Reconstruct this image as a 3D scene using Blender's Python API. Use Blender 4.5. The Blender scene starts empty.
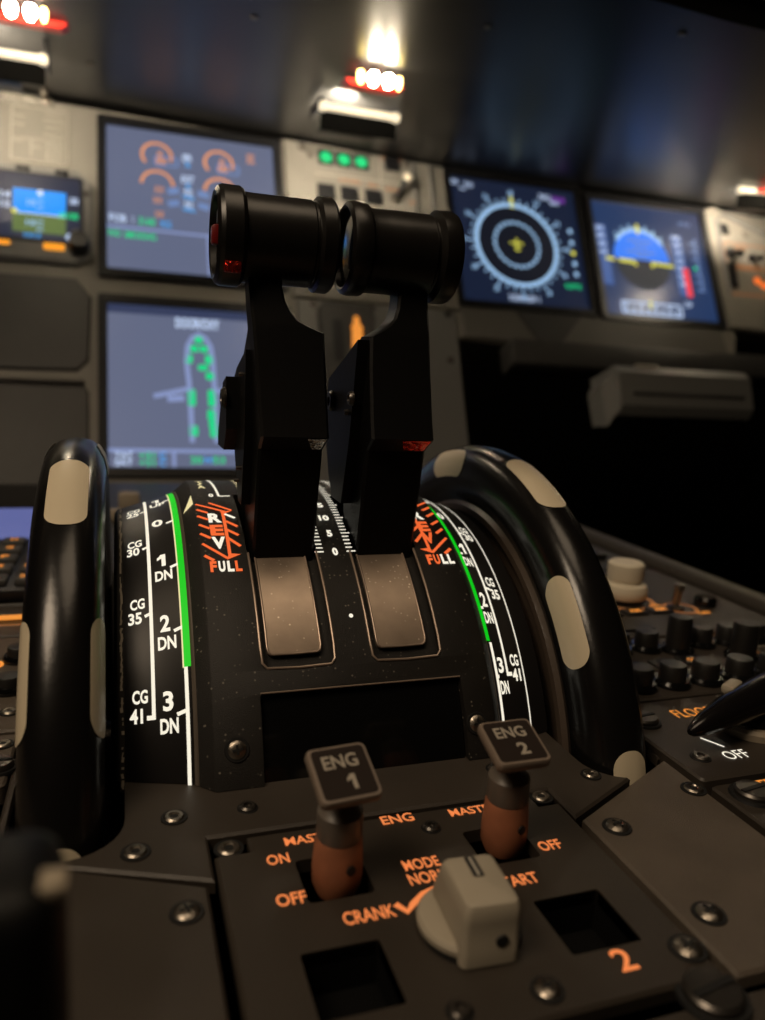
import bpy, bmesh, math, random
from mathutils import Matrix, Vector
random.seed(7)
C = bpy.context.scene.collection
S = 0.106            # metres per layout unit (one unit = camera height over the pedestal)
PI = math.pi
rad = math.radians

# ------------------------------------------------------------------ materials
def mat(name, col, rough=.5, metal=0., noise=0., nscale=60., bump=0., bscale=400., coat=0., spec=.5, emit=None, estr=0., speck=0.):
    m = bpy.data.materials.new(name); m.use_nodes = True
    nt = m.node_tree; b = nt.nodes['Principled BSDF']
    b.inputs['Base Color'].default_value = (*col, 1)
    b.inputs['Roughness'].default_value = rough
    b.inputs['Metallic'].default_value = metal
    b.inputs['Specular IOR Level'].default_value = spec
    b.inputs['Coat Weight'].default_value = coat
    if emit:
        b.inputs['Emission Color'].default_value = (*emit, 1)
        b.inputs['Emission Strength'].default_value = estr
    tc = nt.nodes.new('ShaderNodeTexCoord')
    if noise:
        n = nt.nodes.new('ShaderNodeTexNoise'); n.inputs['Scale'].default_value = nscale; n.inputs['Detail'].default_value = 5
        r = nt.nodes.new('ShaderNodeMapRange')
        r.inputs['From Min'].default_value = .3; r.inputs['From Max'].default_value = .7
        r.inputs['To Min'].default_value = 1 - noise; r.inputs['To Max'].default_value = 1 + noise
        mx = nt.nodes.new('ShaderNodeVectorMath'); mx.operation = 'SCALE'
        mx.inputs[0].default_value = col
        nt.links.new(tc.outputs['Object'], n.inputs['Vector'])
        nt.links.new(n.outputs['Fac'], r.inputs['Value'])
        nt.links.new(r.outputs['Result'], mx.inputs['Scale'])
        nt.links.new(mx.outputs['Vector'], b.inputs['Base Color'])
    if speck:      # tiny pale specks: track scuffs, and painted sparkle on drum and side plates
        n = nt.nodes.new('ShaderNodeTexVoronoi'); n.inputs['Scale'].default_value = 640
        r = nt.nodes.new('ShaderNodeMapRange'); r.inputs['From Min'].default_value = .22; r.inputs['From Max'].default_value = .12
        n2 = nt.nodes.new('ShaderNodeTexNoise'); n2.inputs['Scale'].default_value = 260
        r2 = nt.nodes.new('ShaderNodeMapRange'); r2.inputs['From Min'].default_value = .50; r2.inputs['From Max'].default_value = .60
        mu = nt.nodes.new('ShaderNodeMath'); mu.operation = 'MULTIPLY'
        mix = nt.nodes.new('ShaderNodeMix'); mix.data_type = 'RGBA'
        nt.links.new(tc.outputs['Object'], n.inputs['Vector']); nt.links.new(tc.outputs['Object'], n2.inputs['Vector'])
        nt.links.new(n.outputs['Distance'], r.inputs['Value']); nt.links.new(n2.outputs['Fac'], r2.inputs['Value'])
        nt.links.new(r.outputs['Result'], mu.inputs[0]); nt.links.new(r2.outputs['Result'], mu.inputs[1])
        nt.links.new(mu.outputs['Value'], mix.inputs['Factor'])
        if b.inputs['Base Color'].is_linked:
            nt.links.new(b.inputs['Base Color'].links[0].from_socket, mix.inputs['A'])
        else:
            mix.inputs['A'].default_value = (*col, 1)
        mix.inputs['B'].default_value = (speck, speck * .9, speck * .75, 1)
        nt.links.new(mix.outputs['Result'], b.inputs['Base Color'])
    if bump:
        n = nt.nodes.new('ShaderNodeTexNoise'); n.inputs['Scale'].default_value = bscale; n.inputs['Detail'].default_value = 3
        bp = nt.nodes.new('ShaderNodeBump'); bp.inputs['Strength'].default_value = bump; bp.inputs['Distance'].default_value = .001
        nt.links.new(tc.outputs['Object'], n.inputs['Vector']); nt.links.new(n.outputs['Fac'], bp.inputs['Height'])
        nt.links.new(bp.outputs['Normal'], b.inputs['Normal'])
    return m

def glow(name, col, s=1.):
    return mat(name, tuple(min(1, c * .15) for c in col), .6, emit=col, estr=s)

M = {}
def mk(k, *a, **kw): M[k] = mat(k, *a, **kw)
mk('panel_paint', (.215, .20, .172), .5, noise=.06, nscale=40, bump=.15, bscale=900)
mk('panel_dark', (.045, .043, .040), .5, noise=.08, nscale=40, bump=.15, bscale=900)
mk('panel_mid', (.12, .112, .098), .5, bump=.15, bscale=900)
mk('column_grey', (.15, .147, .138), .45, bump=.1, bscale=900)
mk('ped_paint', (.040, .032, .025), .42, noise=.12, nscale=50, bump=.2, bscale=3500)
mk('ped_paint_lit', (.105, .085, .066), .37, noise=.15, nscale=70, bump=.35, bscale=3500, speck=.14)  # pedestal paint lightened to stand for lamp sheen on these plates
mk('ped_inset', (.034, .027, .0205), .42, noise=.1, nscale=50, bump=.15, bscale=3500)
mk('black_deep', (.004, .004, .004), .6)
mk('well_black', (.003, .003, .003), .9, spec=.1)
mk('drum_black', (.0125, .011, .0095), .52, spec=.33, noise=.15, nscale=80, bump=.22, bscale=3800, speck=.16)
mk('drum_smooth', (.008, .0075, .007), .38)
mk('flank_black', (.009, .008, .008), .4)
mk('ridge_lit', (.10, .08, .062), .45)  # light on the drum's step wall, put in as brown-grey colour
mk('lever_black', (.0028, .0026, .0025), .42, spec=.25, bump=.06, bscale=500)
mk('grip_black', (.0055, .0047, .004), .33, noise=.3, nscale=40, bump=.05, bscale=300)
mk('gloss_black', (.004, .004, .004), .12)
mk('wheel_black', (.0055, .005, .0048), .24, bump=.04, bscale=700)
mk('wheel_hub_sheen', (.075, .056, .043), .30, bump=.1, bscale=900)  # black hub coloured brown to carry its bronze sheen
mk('cream', (.64, .555, .40), .42, noise=.04, nscale=30)
mk('track_bronze', (.46, .36, .28), .40, metal=.8, noise=.12, nscale=120, bump=.06, bscale=3000, speck=.9)
mk('rim_bronze', (.30, .23, .18), .36, metal=.5)
mk('knob_beige', (.37, .325, .25), .5, noise=.05, nscale=60)
mk('white_knob', (.78, .70, .54), .45)
mk('steel', (.36, .32, .27), .33, metal=1., bump=.2, bscale=800)
mk('steel_dark', (.11, .10, .09), .35, metal=.9)
mk('cap_frame', (.20, .155, .12), .45)
mk('cap_face', (.017, .0105, .0075), .6, spec=.2)
mk('cap_text', (.36, .32, .26), .6)
mk('collar_grey', (.13, .108, .088), .4)
mk('collar_amber', (.36, .135, .068), .42, noise=.2, nscale=120)
mk('red_glint_insert', (.75, .05, .03), .16, metal=.9, bump=.8, bscale=600)  # grip insert red, also the painted reflection on the lever facet
mk('pale_glint', (.80, .74, .65), .14, metal=.95, bump=.8, bscale=600)  # pale reflection painted onto the lever facet
mk('red_button', (.16, .008, .008), .3)
mk('shield_black', (.0125, .0122, .012), .33, noise=.1, nscale=12, spec=.5)
mk('fascia', (.14, .12, .105), .5)
mk('bar_white', (.75, .70, .60), .4)
mk('bar_glow', (.75, .70, .60), .4, emit=(1., .86, .62), estr=.75)  # own glow added where the bulbs leave the bar too dim
mk('red_lens', (.55, .03, .02), .3)
mk('rail_dark', (.065, .056, .046), .5)
mk('bezel_black', (.008, .008, .009), .4)
mk('engrave', (.42, .39, .33), .6)
mk('tan_plastic', (.30, .25, .18), .5)
mk('knob_black', (.010, .009, .008), .42)
mk('pointer_black', (.006, .005, .005), .2)
mk('speed_black', (.003, .003, .003), .5, spec=.25)
mk('worn_edge', (.03, .025, .02), .5)
mk('worn_white', (.50, .44, .34), .5)
mk('stow_grey', (.17, .17, .16), .45)
M['white_lit'] = glow('white_lit', (1., .93, .76), .92)
M['yellow_lit'] = glow('yellow_lit', (1., .86, .45), .8)
M['green_band'] = glow('green_band', (.0, .60, .010), .92)
M['orange_lit'] = glow('orange_lit', (1., .155, .035), .85)
M['amber_leg'] = glow('amber_leg', (1., .27, .075), .80)
M['amber_dim'] = glow('amber_dim', (1., .34, .05), .8)
M['amber_soft'] = glow('amber_soft', (1., .36, .10), .28)
M['bulb'] = glow('bulb', (1., .86, .66), 560.)
M['bulb_front'] = glow('bulb_front', (1., .84, .60), 170.)
M['bulb_small'] = glow('bulb_small', (1., .74, .22), 14.)
M['scr_ewd'] = mat('scr_ewd', (.01, .01, .012), .3, emit=(.118, .138, .222), estr=1.)
M['scr_nd'] = mat('scr_nd', (.01, .01, .012), .3, emit=(.0075, .013, .034), estr=1.)
M['scr_pfd'] = mat('scr_pfd', (.01, .01, .012), .3, emit=(.016, .038, .11), estr=1.)
M['scr_isis'] = mat('scr_isis', (.01, .01, .012), .3, emit=(.012, .018, .045), estr=1.)
for k, c, s in [('s_white', (.58, .72, 1.), .95), ('s_green', (.0, .80, .28), .8), ('s_cyan', (.05, .42, 1.), .9), ('s_orange', (1., .40, .16), .62),
                ('s_yellow', (.85, .82, .10), .85), ('s_ring', (.40, .66, 1.), .85), ('s_dim', (.22, .36, .75), .55), ('s_black', (.0035, .005, .012), 1.),
                ('s_sky', (.02, .17, .80), 1.15), ('s_ground', (.022, .026, .034), 1.), ('s_red', (1., .05, .07), .9), ('s_mag', (.14, .03, .30), .8),
                ('s_isky', (.0, .29, 1.), .95), ('s_ignd', (.115, .17, .05), 1.), ('s_amber', (1., .36, .02), 1.), ('s_tape', (.10, .20, .55), .55),
                ('led_green', (.0, .62, .20), .9), ('led_orange', (1., .20, .03), .95), ('s_band', (.035, .05, .12), .8), ('s_line', (.30, .38, .70), .75)]:
    M[k] = glow(k, c, s)
M['scr_key'] = mat('scr_key', (.02, .02, .03), .3, emit=(.10, .12, .32), estr=1.)
M['s_line'].name = 'screen_line'

# ------------------------------------------------------------------ mesh builder
_fonts = {}
def glyphs(s, bold=0.):
    if s == '1':      # plain numeral one with a flag, drawn as an outline
        return [(-.1, .5), (.5, .5), (.5, -.5), (.02, -.5), (.02, .17), (-.5, .02), (-.5, .25), (-.22, .36)], [(0, 1, 2, 3, 4, 7), (4, 5, 6, 7)]
    key = (s, bold)
    if key in _fonts: return _fonts[key]
    cu = bpy.data.curves.new('t', 'FONT'); cu.body = s; cu.size = 1; cu.offset = bold; cu.resolution_u = 3
    ob = bpy.data.objects.new('t', cu); C.objects.link(ob)
    dg = bpy.context.evaluated_depsgraph_get()
    me = ob.evaluated_get(dg).to_mesh()
    vs = [(v.co.x, v.co.y) for v in me.vertices]; fs = [tuple(p.vertices) for p in me.polygons]
    ob.evaluated_get(dg).to_mesh_clear()
    bpy.data.objects.remove(ob); bpy.data.curves.remove(cu)
    x0 = min(v[0] for v in vs); x1 = max(v[0] for v in vs); y0 = min(v[1] for v in vs); y1 = max(v[1] for v in vs)
    vs = [((x - x0) / (x1 - x0) - .5, (y - y0) / (y1 - y0) - .5) for x, y in vs]
    _fonts[key] = (vs, fs); return _fonts[key]

class MB:
    def __init__(s, m=None):
        s.v = []; s.f = []; s.fm = []; s.mats = []; s.cur = 0
        if m: s.m(m)
    def m(s, name):
        if name not in s.mats: s.mats.append(name)
        s.cur = s.mats.index(name); return s
    def add(s, vs, fs):
        o = len(s.v); s.v += [Vector(p) for p in vs]
        for f in fs: s.f.append(tuple(i + o for i in f)); s.fm.append(s.cur)
        return s
    def box(s, c, d, bev=0., R=None, seg=2):
        bm = bmesh.new(); bmesh.ops.create_cube(bm, size=1)
        for v in bm.verts: v.co = Vector((v.co.x * d[0], v.co.y * d[1], v.co.z * d[2]))
        if bev: bmesh.ops.bevel(bm, geom=list(bm.edges), offset=bev, segments=seg, affect='EDGES', profile=.5)
        bm.verts.ensure_lookup_table(); bm.verts.index_update()
        R = R or Matrix.Identity(3)
        s.add([R @ v.co + Vector(c) for v in bm.verts], [[v.index for v in f.verts] for f in bm.faces]); bm.free(); return s
    def lathe(s, prof, o, ax=(0, 0, 1), n=32, xref=None, a0=0.):
        ax = Vector(ax).normalized(); o = Vector(o)
        x = Vector(xref) if xref else (Vector((1, 0, 0)) if abs(ax.x) < .9 else Vector((0, 1, 0)))
        x = (x - ax * x.dot(ax)).normalized(); y = ax.cross(x)
        vs = []; fs = []; idx = []
        for r, h in prof:
            if r < 1e-6: idx.append([len(vs)]); vs.append(o + ax * h)
            else:
                idx.append(list(range(len(vs), len(vs) + n)))
                for k in range(n):
                    a = 2 * PI * k / n + a0; vs.append(o + ax * h + (x * math.cos(a) + y * math.sin(a)) * r)
        for A, B in zip(idx, idx[1:]):
            for k in range(n):
                k2 = (k + 1) % n
                if len(A) == 1 and len(B) == 1: continue
                if len(A) == 1: fs.append((A[0], B[k2], B[k]))
                elif len(B) == 1: fs.append((A[k], A[k2], B[0]))
                else: fs.append((A[k], A[k2], B[k2], B[k]))
        if len(idx[0]) > 1: fs.append(tuple(idx[0][::-1]))
        if len(idx[-1]) > 1: fs.append(tuple(idx[-1]))
        return s.add(vs, fs)
    def loft(s, rings, caps=True, closed=True):
        n = len(rings[0]); vs = [p for r in rings for p in r]; fs = []
        for i in range(len(rings) - 1):
            for k in range(n if closed else n - 1):
                k2 = (k + 1) % n
                fs.append((i * n + k, i * n + k2, (i + 1) * n + k2, (i + 1) * n + k))
        if caps: fs.append(tuple(range(n))[::-1]); fs.append(tuple((len(rings) - 1) * n + k for k in range(n)))
        return s.add(vs, fs)
    def tube(s, pts, r, n=10, closed=False):
        pts = [Vector(p) for p in pts]; rings = []; N = len(pts); up = None
        for i, p in enumerate(pts):
            t = (pts[(i + 1) % N] - pts[i - 1]) if closed or 0 < i < N - 1 else (pts[1] - pts[0] if i == 0 else pts[-1] - pts[-2])
            t.normalize()
            if up is None: up = Vector((0, 0, 1)) if abs(t.z) < .9 else Vector((1, 0, 0))
            a = (up - t * up.dot(t)).normalized(); b = t.cross(a); up = a
            rr = r[i] if isinstance(r, (list, tuple)) else r
            rings.append([p + (a * math.cos(2 * PI * k / n) + b * math.sin(2 * PI * k / n)) * rr for k in range(n)])
        if closed: rings.append(rings[0])
        return s.loft(rings, caps=not closed)
    def prism(s, poly, f, h0, h1, bev=0.):
        """poly in 2D, f(u,v,h) -> point; sharp prism with an optional chamfer at h1"""
        n = len(poly)
        rings = [[f(u, v, h0) for u, v in poly]]
        if bev:
            cx = sum(p[0] for p in poly) / n; cy = sum(p[1] for p in poly) / n
            rings.append([f(u, v, h1 - bev if h1 > h0 else h1 + bev) for u, v in poly])
            q = []
            for i in range(n):
                a = Vector(poly[i - 1]); b = Vector(poly[i]); c = Vector(poly[(i + 1) % n])
                d1 = (b - a).normalized(); d2 = (c - b).normalized()
                area = sum(poly[j][0] * poly[(j + 1) % n][1] - poly[(j + 1) % n][0] * poly[j][1] for j in range(n))
                sg = 1 if area > 0 else -1
                nn = (Vector((-d1.y, d1.x)) + Vector((-d2.y, d2.x))) * sg
                nn = nn / max(nn.length_squared, .3) * 2
                q.append(b + nn * bev)
            rings.append([f(u, v, h1) for u, v in q])
        else: rings.append([f(u, v, h1) for u, v in poly])
        return s.loft(rings)
    def text(s, t, w, h, f, bold=.02):
        vs, fs = glyphs(t, bold)
        return s.add([f(x * w, y * h) for x, y in vs], fs)
    def poly(s, pts, f):
        return s.add([f(*p) for p in pts], [tuple(range(len(pts)))])
    def line(s, pts, w, f, closed=False):
        """flat stroke of width w along 2D points, mapped by f"""
        pts = [Vector(p) for p in pts]; N = len(pts); L = []; Rr = []
        for i in range(N):
            if closed: t = pts[(i + 1) % N] - pts[i - 1]
            else: t = pts[min(i + 1, N - 1)] - pts[max(i - 1, 0)]
            t.normalize(); nn = Vector((-t.y, t.x)) * w / 2
            L.append(pts[i] + nn); Rr.append(pts[i] - nn)
        vs = [f(*p) for p in L] + [f(*p) for p in Rr]
        rng = range(N if closed else N - 1)
        return s.add(vs, [(i, (i + 1) % N, N + (i + 1) % N, N + i) for i in rng])
    def ring(s, c, r, w, f, a0=0., a1=360., n=40):
        pts = [(c[0] + r * math.cos(rad(a0 + (a1 - a0) * k / n)), c[1] + r * math.sin(rad(a0 + (a1 - a0) * k / n))) for k in range(n if a1 - a0 >= 360 else n + 1)]
        return s.line(pts, w, f, closed=a1 - a0 >= 360)
    def disc(s, c, r, f, n=28, sx=1.):
        return s.poly([(c[0] + sx * r * math.cos(2 * PI * k / n), c[1] + r * math.sin(2 * PI * k / n)) for k in range(n)], f)
    def build(s, name, parent=None, X=None, smooth=38, label=None, kind=None):
        vs = [(X @ v if X else v) * S for v in s.v]
        if parent is not None: org = ROOT[parent.name]
        else:
            org = Vector((sum(v.x for v in vs) / len(vs), sum(v.y for v in vs) / len(vs), min(v.z for v in vs)))
        me = bpy.data.meshes.new(name)
        me.from_pydata([v - org for v in vs], [], s.f)
        for k in s.mats: me.materials.append(M[k])
        me.polygons.foreach_set('material_index', s.fm)
        bm = bmesh.new(); bm.from_mesh(me); bmesh.ops.recalc_face_normals(bm, faces=bm.faces)
        bm.to_mesh(me); bm.free()
        me.polygons.foreach_set('use_smooth', [True] * len(me.polygons))
        me.set_sharp_from_angle(angle=rad(smooth))
        o = bpy.data.objects.new(name, me); C.objects.link(o)
        if parent is not None: o.parent = parent
        else: o.location = org
        ROOT[o.name] = org
        if label: o['label'] = label
        if kind: o['kind'] = kind
        return o

ROOT = {}
def tag(o, label, cat, group=None, kind=None):
    o['label'] = label; o['category'] = cat
    if group: o['group'] = group
    if kind: o['kind'] = kind
    return o
def thing(name, loc, label, cat, X=None, group=None):
    o = bpy.data.objects.new(name, None); C.objects.link(o); o.empty_display_size = .01
    p = Vector(loc); p = (X @ p if X else p) * S
    o.location = p; ROOT[o.name] = p.copy()
    return tag(o, label, cat, group)

def cut(o, cutters, X=None):
    """boolean difference of a finished object with MB solids, baked into the mesh"""
    tmp = []
    for c in cutters:
        t = c.build('cutter', None, X); tmp.append(t)
        md = o.modifiers.new('b', 'BOOLEAN'); md.operation = 'DIFFERENCE'; md.object = t; md.solver = 'EXACT'
    bpy.context.view_layer.update()
    dg = bpy.context.evaluated_depsgraph_get()
    me = bpy.data.meshes.new_from_object(o.evaluated_get(dg), depsgraph=dg)
    o.modifiers.clear(); old = o.data; o.data = me; nm = old.name
    bpy.data.meshes.remove(old); me.name = nm
    me.polygons.foreach_set('use_smooth', [True] * len(me.polygons)); me.set_sharp_from_angle(angle=rad(35))
    for t in tmp:
        d = t.data; bpy.data.objects.remove(t); bpy.data.meshes.remove(d)

def rrect(x0, x1, y0, y1, r, n=5):
    P = []
    for cx, cy, a in ((x1 - r, y1 - r, 0), (x0 + r, y1 - r, 90), (x0 + r, y0 + r, 180), (x1 - r, y0 + r, 270)):
        for k in range(n + 1):
            t = rad(a + 90 * k / n); P.append((cx + r * math.cos(t), cy + r * math.sin(t)))
    return P
flat = lambda z: (lambda u, v, h=0: (u, v, z + h))

def screw(parent, p, nrm=(0, 0, 1), r=.028, kind='hex', xref=None, X=None):
    b = MB(); nrm = Vector(nrm).normalized(); p = Vector(p)
    if kind == 'hex':      # bright socket head sitting in a dark countersink
        b.m('black_deep').lathe([(r * 1.32, .000), (r * 1.30, .003), (r * .9, .003)], p, nrm, 24, xref)
        b.m('steel').lathe([(r, .001), (r, .004), (r * .84, .0075), (r * .54, .0075), (r * .46, .0045), (0, .004)], p, nrm, 24, xref)
        b.m('black_deep').lathe([(r * .44, .0046), (0, .0048)], p, nrm, 6, xref)
    elif kind == 'phillips':
        b.m('black_deep').lathe([(r * 1.35, .000), (r * 1.3, .003), (r * .9, .003)], p, nrm, 24, xref)
        b.m('steel').lathe([(r, .001), (r, .004), (r * .8, .0085), (r * .4, .0105), (0, .011)], p, nrm, 24, xref)
        q = Matrix.Identity(3) if not xref else None
        z = nrm; x = Vector((1, .3, 0)) if abs(nrm.x) < .9 else Vector((0, 1, .3)); x = (x - z * x.dot(z)).normalized(); y = z.cross(x)
        R = Matrix((x, y, z)).transposed()
        b.m('black_deep').box(p + z * .0100, (r * 1.1, r * .24, .004), 0, R).box(p + z * .0101, (r * .24, r * 1.1, .004), 0, R)
    elif kind == 'dark':
        b.m('black_deep').lathe([(r * 1.2, .000), (r * 1.15, .002), (r * .9, .002)], p, nrm, 20, xref)
        b.m('steel_dark').lathe([(r, .001), (r, .005), (r * .8, .009), (r * .45, .009), (r * .4, .003), (0, .003)], p, nrm, 20, xref)
    elif kind == 'dzus':   # large slotted quarter turn fastener
        b.m('black_deep').lathe([(r * 1.25, .000), (r * 1.2, .006), (r * .95, .006)], p, nrm, 28, xref)
        b.m('steel_dark').lathe([(r, .003), (r, .014), (r * .88, .02), (0, .022)], p, nrm, 28, xref)
        z = nrm; x = Vector((1, .15, 0)) if abs(nrm.x) < .9 else Vector((0, 1, .3)); x = (x - z * x.dot(z)).normalized(); y = z.cross(x)
        b.m('black_deep').box(p + z * .0205, (r * 1.75, r * .26, .006), 0, Matrix((x, y, z)).transposed())
    return b.build('screw', parent, X)

# ------------------------------------------------------------------ frames
K = 1.4
XG = Matrix.Translation((0, 0, 1)) @ Matrix.Scale(K, 4) @ Matrix.Translation((0, 0, -1))      # far part of the cockpit
t_ = rad(24.6)
upv = Vector((0, math.sin(t_), math.cos(t_))); nrm = Vector((0, -math.cos(t_), math.sin(t_)))
XP = XG @ Matrix(((1, 0, 0, 0), (0, upv.y, nrm.y, 5), (0, upv.z, nrm.z, 1), (0, 0, 0, 1)))    # instrument panel: u, v, w outward
c0 = (2.47, -.265)                                        # common axis of quadrant drum and trim wheels
MID = .57
def arc(x, R, th): t = rad(th); return Vector((x, c0[0] - R * math.cos(t), c0[1] + R * math.sin(t)))
def drumf(x0, th0, R=.8615): return lambda u, v, h=0: arc(x0 + u, R + h, th0 + math.degrees(v / R))
def Rflank(l): return .815 - (.155 - l) * .2973
def flankf(side, l0, th0, lift=.0018):
    def f(u, v, h=0):
        l = l0 + u if side < 0 else l0 - u
        x = l if side < 0 else 1.127 - l
        return arc(x, Rflank(l) + lift + h, th0 + math.degrees(v / .8))
    return f

# ================================================================== CAMERA
cam = bpy.data.cameras.new('camera'); co = bpy.data.objects.new('camera', cam); C.objects.link(co)
yaw, pit, rol = rad(19.15), rad(10.73), rad(-3.09)
fw = Vector((math.sin(yaw) * math.cos(pit), math.cos(yaw) * math.cos(pit), -math.sin(pit)))
r_ = Vector((math.cos(yaw), -math.sin(yaw), 0)); d_ = fw.cross(r_)
r2 = r_ * math.cos(rol) + d_ * math.sin(rol); d2 = d_ * math.cos(rol) - r_ * math.sin(rol)
mw = Matrix((r2, -d2, -fw)).transposed().to_4x4(); mw.translation = Vector((0, 0, 1)) * S
co.matrix_world = mw
cam.sensor_fit = 'VERTICAL'; cam.sensor_height = 24; cam.lens = 766 / 1020 * 24
cam.clip_start = .01; cam.clip_end = 20
cam.dof.use_dof = True; cam.dof.focus_distance = 2.0 * S; cam.dof.aperture_fstop = 7.0; cam.dof.aperture_blades = 0
bpy.context.scene.camera = co

# ================================================================== SETTING
def struct(name, mb, X=None):
    o = mb.build(name, None, X); o['kind'] = 'structure'; return o
struct('floor', MB('well_black').box((.57, 3.5, -4.05), (60, 22, .1)))
struct('wall_front', MB('black_deep').box((.57, 14.2, 0), (60, .2, 20)))

# ================================================================== INSTRUMENT PANEL (u, v, w)
pf = lambda u0=0, v0=0, w=0: (lambda u, v, h=0: (u0 + u, v0 + v, w + h))
ip = thing('instrument_panel', (1, 0, 0), 'grey brown main instrument panel board behind the displays', 'instrument panel', XP)
outl = [(-2.6, -.95), (2.25, -.95), (2.27, .23), (2.66, .21), (4.69, .10), (4.79, .47), (6., .42), (6., 1.585), (2.4, 1.605), (1.2, 1.645), (-.7, 1.70), (-2.6, 1.72)]
MB('panel_paint').prism(outl, pf(), -.12, 0, .01).build('board', ip, XP)
MB('panel_dark').prism([(-2.4, .45), (-.25, .45), (-.16, .33), (-.175, -.08), (-.24, -.15), (-2.4, -.19)], pf(), 0, .022, .012).build('blank_panel', ip, XP, label='dark blank panel with cut corners')
MB('panel_dark').prism([(-2.4, -.26), (-.2, -.245), (-.175, -.28), (-.175, -.88), (-2.4, -.9)], pf(), 0, .022, .012).build('blank_panel', ip, XP)
MB('panel_mid').box((-1.3, -.222, .02), (2.2, .022, .05), .006).build('ledge_rail', ip, XP)
MB('panel_mid').prism([(2.30, .49), (4.62, .46), (4.66, .12), (2.7, .22), (2.3, .235)], pf(), 0, .02, .01).build('lower_strip', ip, XP)
b = MB('panel_dark'); b.prism([(2.74, .48), (3.3, .47), (3.1, .24), (2.9, .24)], pf(), .02, .026); b.build('vent_slot', ip, XP)

def display(u0, u1, v0, v1, scr, label, draw, bw=.055):
    t = thing('display_unit', ((u0 + u1) / 2, v0, 0), label, 'display', XP)
    o = rrect(u0 - bw, u1 + bw, v0 - bw, v1 + bw, .02, 2); i = rrect(u0, u1, v0, v1, .01, 2)
    b = MB('bezel_black'); n = len(o); rings = []
    for P, w in ((o, .001), (o, .035), (i, .030), (i, .006)): rings.append([(p[0], p[1], w) for p in P])
    b.loft(rings, caps=False); b.build('bezel', t, XP)
    s_ = MB(scr).prism(i, pf(), .004, .008).build('screen', t, XP)
    k = MB(); draw(k); k.build('symbols', s_, XP)
    return t
w_ = .0095
def T(k, m, s, u, v, w, h, bold=.015): k.m(m).text(s, w, h, pf(u, v, w_), bold)
def draw_ewd(k):
    F = pf(0, 0, w_)
    for cx, cy in ((.24, 1.385), (.64, 1.385)):
        k.m('s_orange').ring((cx, cy), .092, .019, F, -20, 220); k.m('s_dim').line(rrect(cx - .01, cx + .13, cy - .065, cy - .005, .01, 2), .012, F, True)
        T(k, 's_orange', '88', cx + .025, cy - .035, .065, .05); T(k, 's_orange', '8', cx + .02, cy + .015, .03, .04)
    for cx, cy in ((.24, 1.17), (.64, 1.17)):
        k.m('s_orange').ring((cx, cy), .098, .019, F, 0, 180)
        T(k, 's_orange', 'XX', cx + .01, cy - .035, .06, .045)
    T(k, 's_orange', 'XX', .24, 1.055, .06, .045); T(k, 's_orange', 'XX', .25, .955, .06, .045)
    T(k, 's_orange', 'XX', .855, 1.455, .055, .075)
    T(k, 's_white', 'EPR', .435, 1.395, .06, .055); T(k, 's_cyan', '%', .435, 1.345, .035, .035)
    T(k, 's_white', 'EGT', .435, 1.235, .08, .055); T(k, 's_cyan', 'c', .435, 1.185, .03, .035)
    for v in (1.14, 1.05):
        T(k, 's_white', 'N2', .435, v, .05, .05); T(k, 's_cyan', '%', .435, v - .04, .09, .025)
        for sgn in (-1, 1): k.m('s_dim').line([(.435 + sgn * .06, v + .005), (.435 + sgn * .13, v - .012 * sgn * sgn)], .045, F)
    k.m('s_line').line([(-.07, .835), (1.0, .832)], .016, F)
    T(k, 's_white', 'FOB', -.005, .897, .10, .055); T(k, 's_white', ':', .085, .897, .012, .04); T(k, 's_green', '3160', .17, .893, .10, .055); T(k, 's_cyan', 'KG', .29, .888, .06, .048)
    T(k, 's_green', 'NO', -.025, .79, .07, .05); T(k, 's_green', 'SMOKING', .13, .786, .19, .05)
    k.m('s_line').line([(.55, .83), (.55, .54)], .014, F)
def draw_sd(k):
    F = pf(0, 0, w_)
    T(k, 's_white', 'DOOR/OXY', .465, .205, .27, .07, .03)
    k.m('s_line').line([(.41, -.58), (.405, -.25), (.39, -.05), (.40, .05), (.43, .11), (.47, .135), (.51, .11), (.54, .05), (.55, -.05), (.555, -.25), (.555, -.58)], .030, F)
    k.m('s_line').line([(.395, -.235), (.19, -.29)], .030, F); k.line([(.565, -.235), (.77, -.29)], .030, F)
    k.line([(.27, -.305), (.37, -.295)], .04, F)
    k.m('s_green')
    for u, v, w, h in [(.468, .095, .05, .045), (.438, .035, .05, .045), (.497, .035, .05, .045), (.405, -.035, .045, .06), (.525, -.035, .045, .06), (.488, -.09, .06, .04), (.528, -.145, .05, .05),
                       (.415, -.29, .045, .11), (.535, -.29, .045, .11), (.53, -.40, .05, .07), (.535, -.46, .045, .06), (.42, -.505, .05, .07), (.54, -.51, .045, .07)]:
        k.poly(rrect(u - w / 2, u + w / 2, v - h / 2, v + h / 2, min(w, h) * .3, 3), F)
    k.m('s_line').line([(-.07, -.635), (1.0, -.635)], .022, F); k.line([(.30, -.64), (.30, -.735)], .02, F)
    T(k, 's_white', 'TAT', .015, -.665, .10, .04); T(k, 's_white', 'SAT', .015, -.71, .10, .04)
    T(k, 's_green', '+31', .145, -.665, .09, .04); T(k, 's_green', '+31', .145, -.71, .09, .04)
    T(k, 's_cyan', 'C', .235, -.665, .04, .04); T(k, 's_cyan', 'C', .235, -.71, .04, .04)
    T(k, 's_green', '20', .43, -.69, .07, .045); T(k, 's_cyan', 'H', .50, -.69, .04, .045); T(k, 's_green', '53', .565, -.69, .07, .045)
    k.m('s_band').poly([(-.07, .245), (1., .245), (1., .30), (-.07, .30)], F)
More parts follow.
